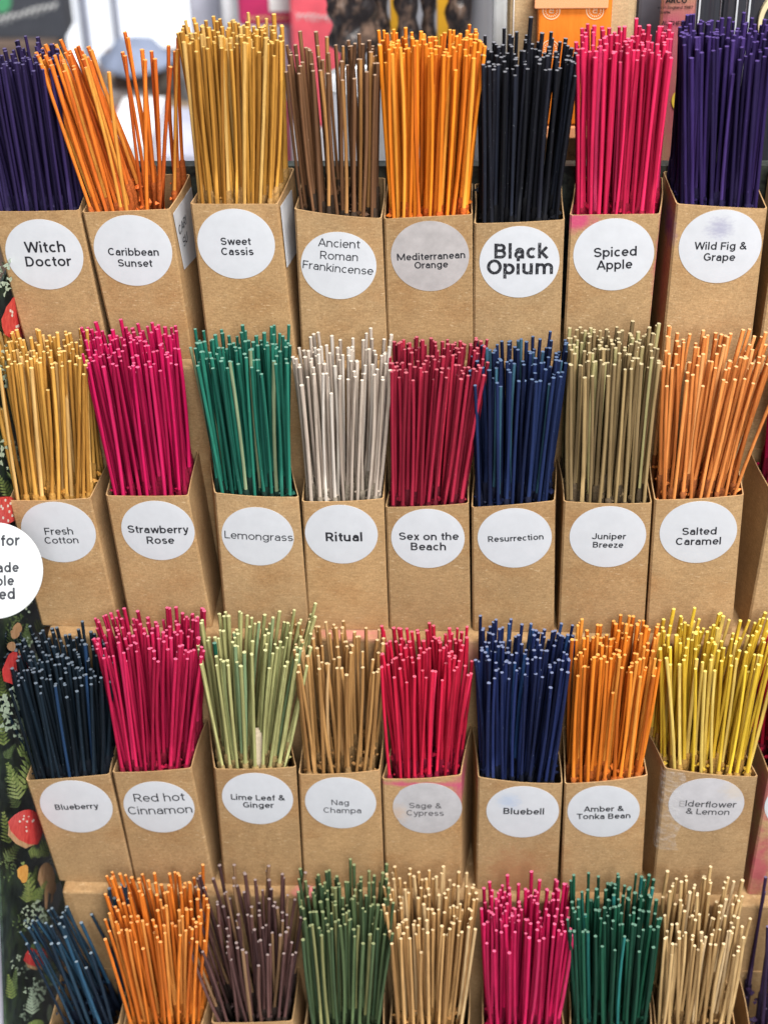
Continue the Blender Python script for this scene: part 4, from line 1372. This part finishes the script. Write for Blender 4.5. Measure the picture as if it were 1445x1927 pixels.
cn1 = extrude_box('counter', (at(600, 236, 0.93).x, 0.79, TZ + 0.001), (0.9, 1.19, NEAR_Z - 0.0005), plain('counter_laminate', (0.34, 0.33, 0.34), 0.4, 0.4, 0.06, 8), None, origin=(0.1, 1.0, TZ))
tag(cn1, 'pale laminate counter right behind the display stand', 'counter')
cn2 = extrude_box('low_counter', (-1.6, 1.22, -0.899), (0.9, 2.7, FAR_Z - 0.0005), plain('low_counter_laminate', (0.40, 0.39, 0.40), 0.4, 0.4, 0.06, 8), None, origin=(-0.3, 1.9, -0.9))
tag(cn2, 'low pale counter farther back carrying cartons and a shelf', 'counter')
# dark slate package
sl = block('slate_box', 1191, -60, 1243, 345, YK + 0.015, 0.03, plain('slate_card', (0.085, 0.08, 0.095), 0.5, 0.3, 0.15), None, 0.002, origin=at(1215, 345, YK))
tag(sl, 'dark slate grey box between kraft package and printed pouch', 'box')
# printed pouch with black lettering
YP = 0.822
pk = thing('printed_pouch', 'clear pouch of peach and pink sticks with black lettering', 'pouch', base_at(1270, 330, YP))
pm = Nodes('pouch_print')
pw_ = pm.n('ShaderNodeTexWave', wave_type='BANDS', bands_direction='X')
pm.l(pm.coords((160, 1, 4)), pw_.inputs[0])
pw_.inputs['Distortion'].default_value = 3.0
pn = pm.noise(pm.coords((38, 1, 14)), 1.0, 2, 0.5)
pc_ = pm.mix(pm.ramp(pn, 0.4, 0.58), (0.50, 0.26, 0.17), (0.62, 0.10, 0.20))
pm.set(pm.mix(pm.ramp(pw_.outputs[0], 0.25, 0.6), pm.mix(1.0, pc_, (0.35, 0.3, 0.3), 'MULTIPLY'), pc_), 0.18, 0.6)
block('pouch', 1236, -60, 1300, 335, YP, 0.010, pm.m, pk, 0.003)
black_print = plain('black_print', (0.012, 0.012, 0.014), 0.5)
for s, x0, x1, y, w in (('ARCO', 1252, 1292, 1, .20), ('ed in England 1987', 1237, 1303, 14, .15), ('www.', 1240, 1262, 23, .12), ('AUTHEN', 1244, 1287, 44, .15), ('W', 1242, 1254, 62, .24), ('L', 1276, 1284, 60, .24)):
    flat_text('lettering', s, x0, x1, y, YP - 0.0006, black_print, pk, w)
v = [at(1272 + 9 * math.cos(k / 14 * 6.283), 190 + 17 * math.sin(k / 14 * 6.283), YP - 0.0006) for k in range(14)]
mesh_obj('printed_spot', v, [tuple(range(14))], plain('yellow_print', (0.75, 0.5, 0.06)), pk)
# glossy dark film sleeves
gm = Nodes('glossy_dark_film')
gn = gm.noise(gm.coords((70, 70, 5)), 1.0, 4, 0.6)
gm.set(gm.mix(gm.ramp(gn, 0.56, 0.66), (0.035, 0.036, 0.044), (0.20, 0.21, 0.23)), 0.15, 0.7)  # paler upright streaks paint gloss into the film's base colour
gm.bump(gm.noise(gm.coords((120, 120, 6)), 1.0, 2), 0.9, 0.004)
for k, (x0, x1, lab) in enumerate(((1302, 1345, 'glossy dark film sleeve beside the printed pouch'), (1347, 1392, 'glossy dark film sleeve left of the cream ring'), (1394, 1470, 'wide glossy dark sleeve under the cream ring'))):
    s_ = thing('film_sleeve', lab, 'sleeve', base_at((x0 + x1) / 2, 330, YP + 0.02), 'dark film sleeves behind the violet sticks')
    block('sleeve', x0, -60, x1, 335, YP + 0.02 + 0.004 * k, 0.012, gm.m, s_, 0.003)
    block('seam', x0 + (2 if k != 1 else 26), -60, x0 + (5 if k != 1 else 29), 330, YP + 0.0185 + 0.004 * k, 0.001, plain('clear_seam', (0.55, 0.57, 0.6), 0.2, 0.6), s_, 0)
v, f = [], []
for k in range(41):
    a = -0.4 + 6.283 * k / 40
    for r in (46, 38):
        v.append(at(1472 + r * math.cos(a), 50 + 62 * r / 46 * math.sin(a), YP + 0.024))
    v += [v[-2] + Vector((0, .003, 0)), v[-1] + Vector((0, .003, 0))]
for k in range(40):
    i = 4 * k
    for a_, b_ in ((0, 1), (1, 3), (3, 2), (2, 0)):
        f.append((i + a_, i + b_, i + 4 + b_, i + 4 + a_))
cr_ = mesh_obj('cream_ring', v, f, plain('cream_card', (0.74, 0.62, 0.38), 0.5), origin=at(1440, 112, YP + 0.024))
tag(cr_, 'cream coloured ring lying against the dark film sleeve', 'ring')

# white post
wp = block('white_post', 925, -60, 952, 335, 0.90, 0.02, plain('white_paint', (0.62, 0.64, 0.66), 0.4), None, 0.002, origin=at(938, 335, .9))
tag(wp, 'white square post left of the kraft package', 'post')


def lathe(name, prof, cen, mat, parent=None, n=40, twist=None, sy=1.0):
    v, f = [], []
    for k, (r, z) in enumerate(prof):
        for q in range(n):
            a = 2 * math.pi * q / n
            rr_ = r * (1 + (twist(a, z) if twist else 0))
            v.append(Vector((cen.x + rr_ * math.cos(a), cen.y + rr_ * math.sin(a) * sy, cen.z + z)))
    for k in range(len(prof) - 1):
        for q in range(n):
            f.append((k * n + q, k * n + (q + 1) % n, (k + 1) * n + (q + 1) % n, (k + 1) * n + q))
    f += [tuple(range(n - 1, -1, -1)), tuple(range((len(prof) - 1) * n, len(prof) * n))]
    return mesh_obj(name, v, f, mat, parent, origin=None if parent else cen, smooth=True)


# dark carved figures on a shelf behind the orange sticks
cw = Nodes('dark_carved_wood')
cn = cw.noise(cw.coords((90, 90, 60)), 1.0, 4, 0.65)
cw.set(cw.mix(cw.ramp(cn, 0.5, 0.68), (0.018, 0.014, 0.015), (0.22, 0.14, 0.10)), 0.35, 0.5)
cw.bump(cn, 0.7, 0.004)
YF = 1.02
SHZ = NEAR_Z + 0.0045
for k, (x, r, lab) in enumerate(((668, 27, 'dark carved wooden figure with a bulging head beside the coral box'), (716, 17, 'slim dark carved twist column left of the yellow card'),
                                 (768, 20, 'dark carved column right of the first yellow card'), (806, 13, 'narrow dark carved column between two yellow cards'), (866, 26, 'broad dark carved column next to the glass jar'))):
    cen = Vector((at(x, 200, YF).x, YF + (0.012 if k % 2 else 0), SHZ))
    R = px_size(r, cen)
    H = at(x, -60 if k else -25, YF).z - SHZ
    t_ = thing('carved_figure', lab, 'carved figure', cen, 'dark carved figures behind the orange sticks')
    prof = []
    for q in range(34):
        z = H * q / 33
        w = 1 + 0.16 * math.sin(q * 1.1 + k) + (0.55 if k == 0 and q > 22 else 0)
        prof.append((R * w * (1.15 if q < 3 else 0.95), z))
    lathe('carving', prof, cen, cw.m, t_, 36, lambda a, z, k=k, R=R: 0.12 * math.sin(3 * a + z / R * 1.3 + k) + 0.06 * math.sin(7 * a - z / R * 2.1))
    lathe('plinth', [(R * 1.5, -0.004), (R * 1.5, 0.004), (R * 1.2, 0.008)], cen, cw.m, t_, 32)
for x0, x1, lab in ((646, 662, 'narrow yellow card left of the carved figures'), (736, 752, 'yellow card standing between carved twist columns'), (822, 850, 'wider yellow card before the broad carved column')):
    y_ = block('yellow_card', x0, -60, x1, 335, YF + 0.05, 0.004, plain('yellow_card', (0.80, 0.42, 0.03), 0.5), None, 0.001, origin=at((x0 + x1) / 2, 90, YF + 0.05))
    tag(y_, lab, 'card')
# grey glass jar
jc = Vector((at(905, 300, 0.97).x, 0.97, NEAR_Z + 0.0005))
jr = px_size(24, jc)
jh = at(905, -60, 0.97).z - jc.z
gj = lathe('glass_jar', [(jr * .9, 0), (jr, 0.006), (jr, jh * .6), (jr * .92, jh * .8), (jr * .7, jh * .95), (jr * .6, jh)], jc, plain('smoky_glass', (0.22, 0.22, 0.24), 0.1, 0.8, 0.2, 20), None, 40)
tag(gj, 'smoky grey glass jar left of the white post', 'jar')
# metal bowl behind the brown sticks
bc = at(672, 236, 0.93)
br = px_size(72, bc)
hb = bc.z + br * 0.75 - NEAR_Z
prof = [(br * .35, 0), (br * .7, hb * .12), (br * .92, hb * .5), (br, hb), (br * 1.02, hb * 1.02), (br * .97, hb), (br * .88, hb * .5), (br * .6, hb * .15)]
mb = lathe('metal_bowl', prof, Vector((bc.x, bc.y + br, NEAR_Z + 0.0005)), plain('brushed_steel', (0.75, 0.76, 0.78), 0.28, 0.5, 0.08, 90, 0.7), None, 48)
tag(mb, 'pale metal bowl behind the brown sticks', 'bowl')

# packages: coral, crimson
YQ = 1.30
cb = thing('coral_box', 'coral pink box with white handwriting and a yellow flower', 'box', base_at(600, 320, YQ))
block('carton', 549, -60, 656, 240, YQ, 0.05, plain('coral_card', (0.88, 0.13, 0.17), 0.45), cb, 0.003)
block('pale_base', 549, 241, 656, 330, YQ, 0.05, plain('pale_card', (0.66, 0.64, 0.66), 0.5), cb, 0.003)
scribble('handwriting', 556, 640, 34, 8, YQ - 0.001, white_print, cb, 9, 1.6, 6, 2)
for k in range(7):
    a = k / 7 * 6.283
    v = [at(635 + 9 * math.cos(a) + 7 * math.cos(q / 10 * 6.283), 20 + 8 * math.sin(a) + 6 * math.sin(q / 10 * 6.283), YQ - 0.001 - 0.0002 * k) for q in range(10)]
    mesh_obj('petal', v, [tuple(range(10))], plain('yellow_petal', (0.85, 0.70, 0.12), 0.5), cb)
kb = thing('crimson_box', 'crimson box with a white square and gold handwriting', 'box', base_at(497, 320, YQ + .03))
block('carton', 446, -60, 547, 48, YQ + 0.03, 0.05, plain('crimson_card', (0.52, 0.035, 0.13), 0.45), kb, 0.003)
block('pale_base', 446, 49, 547, 190, YQ + 0.03, 0.05, plain('lilac_card', (0.60, 0.56, 0.64), 0.5), kb, 0.003)
block('red_base', 446, 191, 547, 330, YQ + 0.03, 0.05, plain('rose_card', (0.72, 0.18, 0.24), 0.45), kb, 0.003)
block('white_square', 506, -20, 545, 22, YQ + 0.028, 0.0015, white_print, kb, 0)
scribble('handwriting', 462, 540, 36, 6, YQ + 0.0285, plain('gold_print', (0.75, 0.5, 0.2)), kb, 8, 1.4, 0, 5)
# grey upright panel and white strip
gp = block('upright_board', 366, -60, 424, 330, 1.5, 0.03, plain('lilac_grey', (0.52, 0.52, 0.60), 0.5), None, 0.002, origin=at(395, 330, 1.5))
tag(gp, 'pale lilac grey upright board left of the crimson box', 'board')
ws = block('white_strip', 426, -60, 444, 330, 1.45, 0.03, plain('strip_white', (0.86, 0.88, 0.92), 0.4), None, 0.002, origin=at(435, 330, 1.45))
tag(ws, 'narrow white upright strip beside the crimson box', 'strip')
# dark grey gift box with green spot at far left
YG = 1.75
db = thing('grey_gift_box', 'dark grey box with white handwriting and a green spot', 'box', base_at(40, 85, YG))
block('carton', -120, -70, 116, 78, YG, 0.05, plain('charcoal_card', (0.075, 0.08, 0.095), 0.5), db, 0.004)
scribble('handwriting', -20, 108, 28, 8, YG - 0.001, white_print, db, 11, 2.2, -34, 3)
v = [at(4 + 18 * math.cos(k / 20 * 6.283), 4 + 20 * math.sin(k / 20 * 6.283), YG - 0.001) for k in range(20)]
mesh_obj('green_spot', v, [tuple(range(20))], plain('green_print', (0.10, 0.42, 0.20), 0.5), db)
wc = block('wooden_crate', -120, 80, 122, 301, YG - 0.01, 0.05, plain('crate_wood', (0.17, 0.12, 0.095), 0.6, 0.2, 0.3, 24), None, 0.004, origin=at(0, 300, YG))
tag(wc, 'brown wooden crate under the dark grey box', 'crate')
# bright shop window far behind, with its frame
YW = 3.0
wn = thing('shop_window', 'bright daylit shop window behind the orange sticks', 'window', base_at(265, 130, YW))
em = Nodes('daylight_pane')
em.b.inputs['Emission Color'].default_value = (0.95, 0.98, 1.0, 1)
em.b.inputs['Emission Strength'].default_value = 1.15
block('pane', 100, -90, 370, 150, YW + 0.02, 0.01, em.m, wn, 0)
lg = plain('lilac_frame', (0.42, 0.44, 0.54), 0.5)
for x0, x1 in ((98, 112), (146, 160), (207, 219), (360, 374)):
    block('mullion', x0, -90, x1, 150, YW - 0.03, 0.045, lg, wn, 0.002)
block('bottom_rail', 92, 151, 374, 175, YW - 0.03, 0.06, lg, wn, 0.002)
# shelf with clutter between window and display
YS = 2.15
sf = block('shelf_board', 120, 252, 420, 284, YS - 0.12, 0.30, plain('shelf_wood', (0.55, 0.40, 0.27), 0.5), None, 0.003, origin=at(270, 284, YS))
tag(sf, 'light wooden shelf board behind the splayed orange sticks', 'shelf')
zt = at(270, 252, YS - 0.12).z
for lx in (140, 396):
    lp = at(lx, 286, YS)
    extrude_box('shelf_leg', (lp.x - 0.01, YS - 0.05, FAR_Z), (lp.x + 0.01, YS + 0.05, at(270, 284, YS - 0.12).z - 0.0005), plain('shelf_leg_wood', (0.4, 0.3, 0.2), 0.5), sf)
cl = plain('pale_blue_cloth', (0.38, 0.44, 0.60), 0.8, 0.2, 0.3, 30)
cc_ = Vector((at(258, 120, YS - .02).x, YS - 0.02, at(252, 133, YS - .05).z + 0.0005))
rw = px_size(72, cc_)
cu_ = lathe('blue_hat', [(rw, 0), (rw * 1.02, rw * .06), (rw * .78, rw * .14), (rw * .66, rw * .36), (rw * .55, rw * .5), (rw * .3, rw * .58), (rw * .02, rw * .6)], cc_, cl, None, 40, lambda a, z: 0.05 * math.sin(3 * a) + 0.03 * math.sin(7 * a + z * 60))
tag(cu_, 'pale blue brimmed cloth hat in front of the window', 'hat')
hs = block('hat_stand', 212, 133, 292, 176, YS - 0.05, 0.06, plain('stand_brown', (0.09, 0.06, 0.05), 0.5, 0.3, 0.4, 30), None, 0.004, origin=Vector((cc_.x, YS - .02, zt)))
tag(hs, 'dark brown block on the off white carton under the blue hat', 'stand')
for x0, y0, x1, y1, dY, c, nm, lab, cat in (
        (196, 176, 288, 250, -0.06, (0.40, 0.35, 0.34), 'white_carton', 'off white carton with red print on the wooden shelf', 'carton'),
        (292, 122, 336, 250, 0.0, (0.20, 0.18, 0.16), 'grey_tin', 'greyish tin standing right of the off white carton', 'tin'),
        (338, 90, 362, 250, -0.02, (0.34, 0.34, 0.36), 'pale_tin', 'pale narrow tin at the right end of the shelf', 'tin'),
        (126, 150, 190, 250, 0.02, (0.30, 0.22, 0.20), 'brown_tin', 'brown tin at the left end of the shelf', 'tin')):
    t_ = thing(nm, lab, cat, base_at((x0 + x1) / 2, y1, YS + dY))
    block('body', x0, y0, x1, y1, YS + dY, 0.05, plain(nm + '_card', c, 0.5, 0.3, 0.35, 30), t_, 0.004)
    block('printed_band', x0 + 6, y0 + (y1 - y0) * .35, x1 - 6, y0 + (y1 - y0) * .75, YS + dY - 0.0015, 0.001, plain(nm + '_print', (0.45, 0.10, 0.09) if nm == 'white_carton' else tuple(q * .45 for q in c), 0.5, 0.3, 0.5, 40), t_, 0)
pp = block('white_paper_stack', 196, 272, 282, 330, 1.30, 0.10, plain('bright_paper', (0.88, 0.90, 0.95), 0.5), None, 0.002, origin=at(240, 330, 1.3))
tag(pp, 'white paper stack below the wooden shelf', 'paper stack')
p2 = block('lilac_carton', 284, 290, 440, 345, 1.34, 0.10, plain('lilac_carton', (0.56, 0.57, 0.68), 0.5), None, 0.002, origin=at(360, 345, 1.34))
tag(p2, 'pale lilac carton right of the white paper stack', 'carton')
# back wall of the shop
bw = mesh_obj('back_wall', [(-4, 3.06, -0.9), (4, 3.06, -0.9), (4, 3.06, 2.4), (-4, 3.06, 2.4)], [(0, 1, 2, 3)], plain('shop_wall', (0.50, 0.50, 0.54), 0.8, 0.2, 0.08, 4))
tag(bw, 'pale shop wall far behind', None, kind='structure')
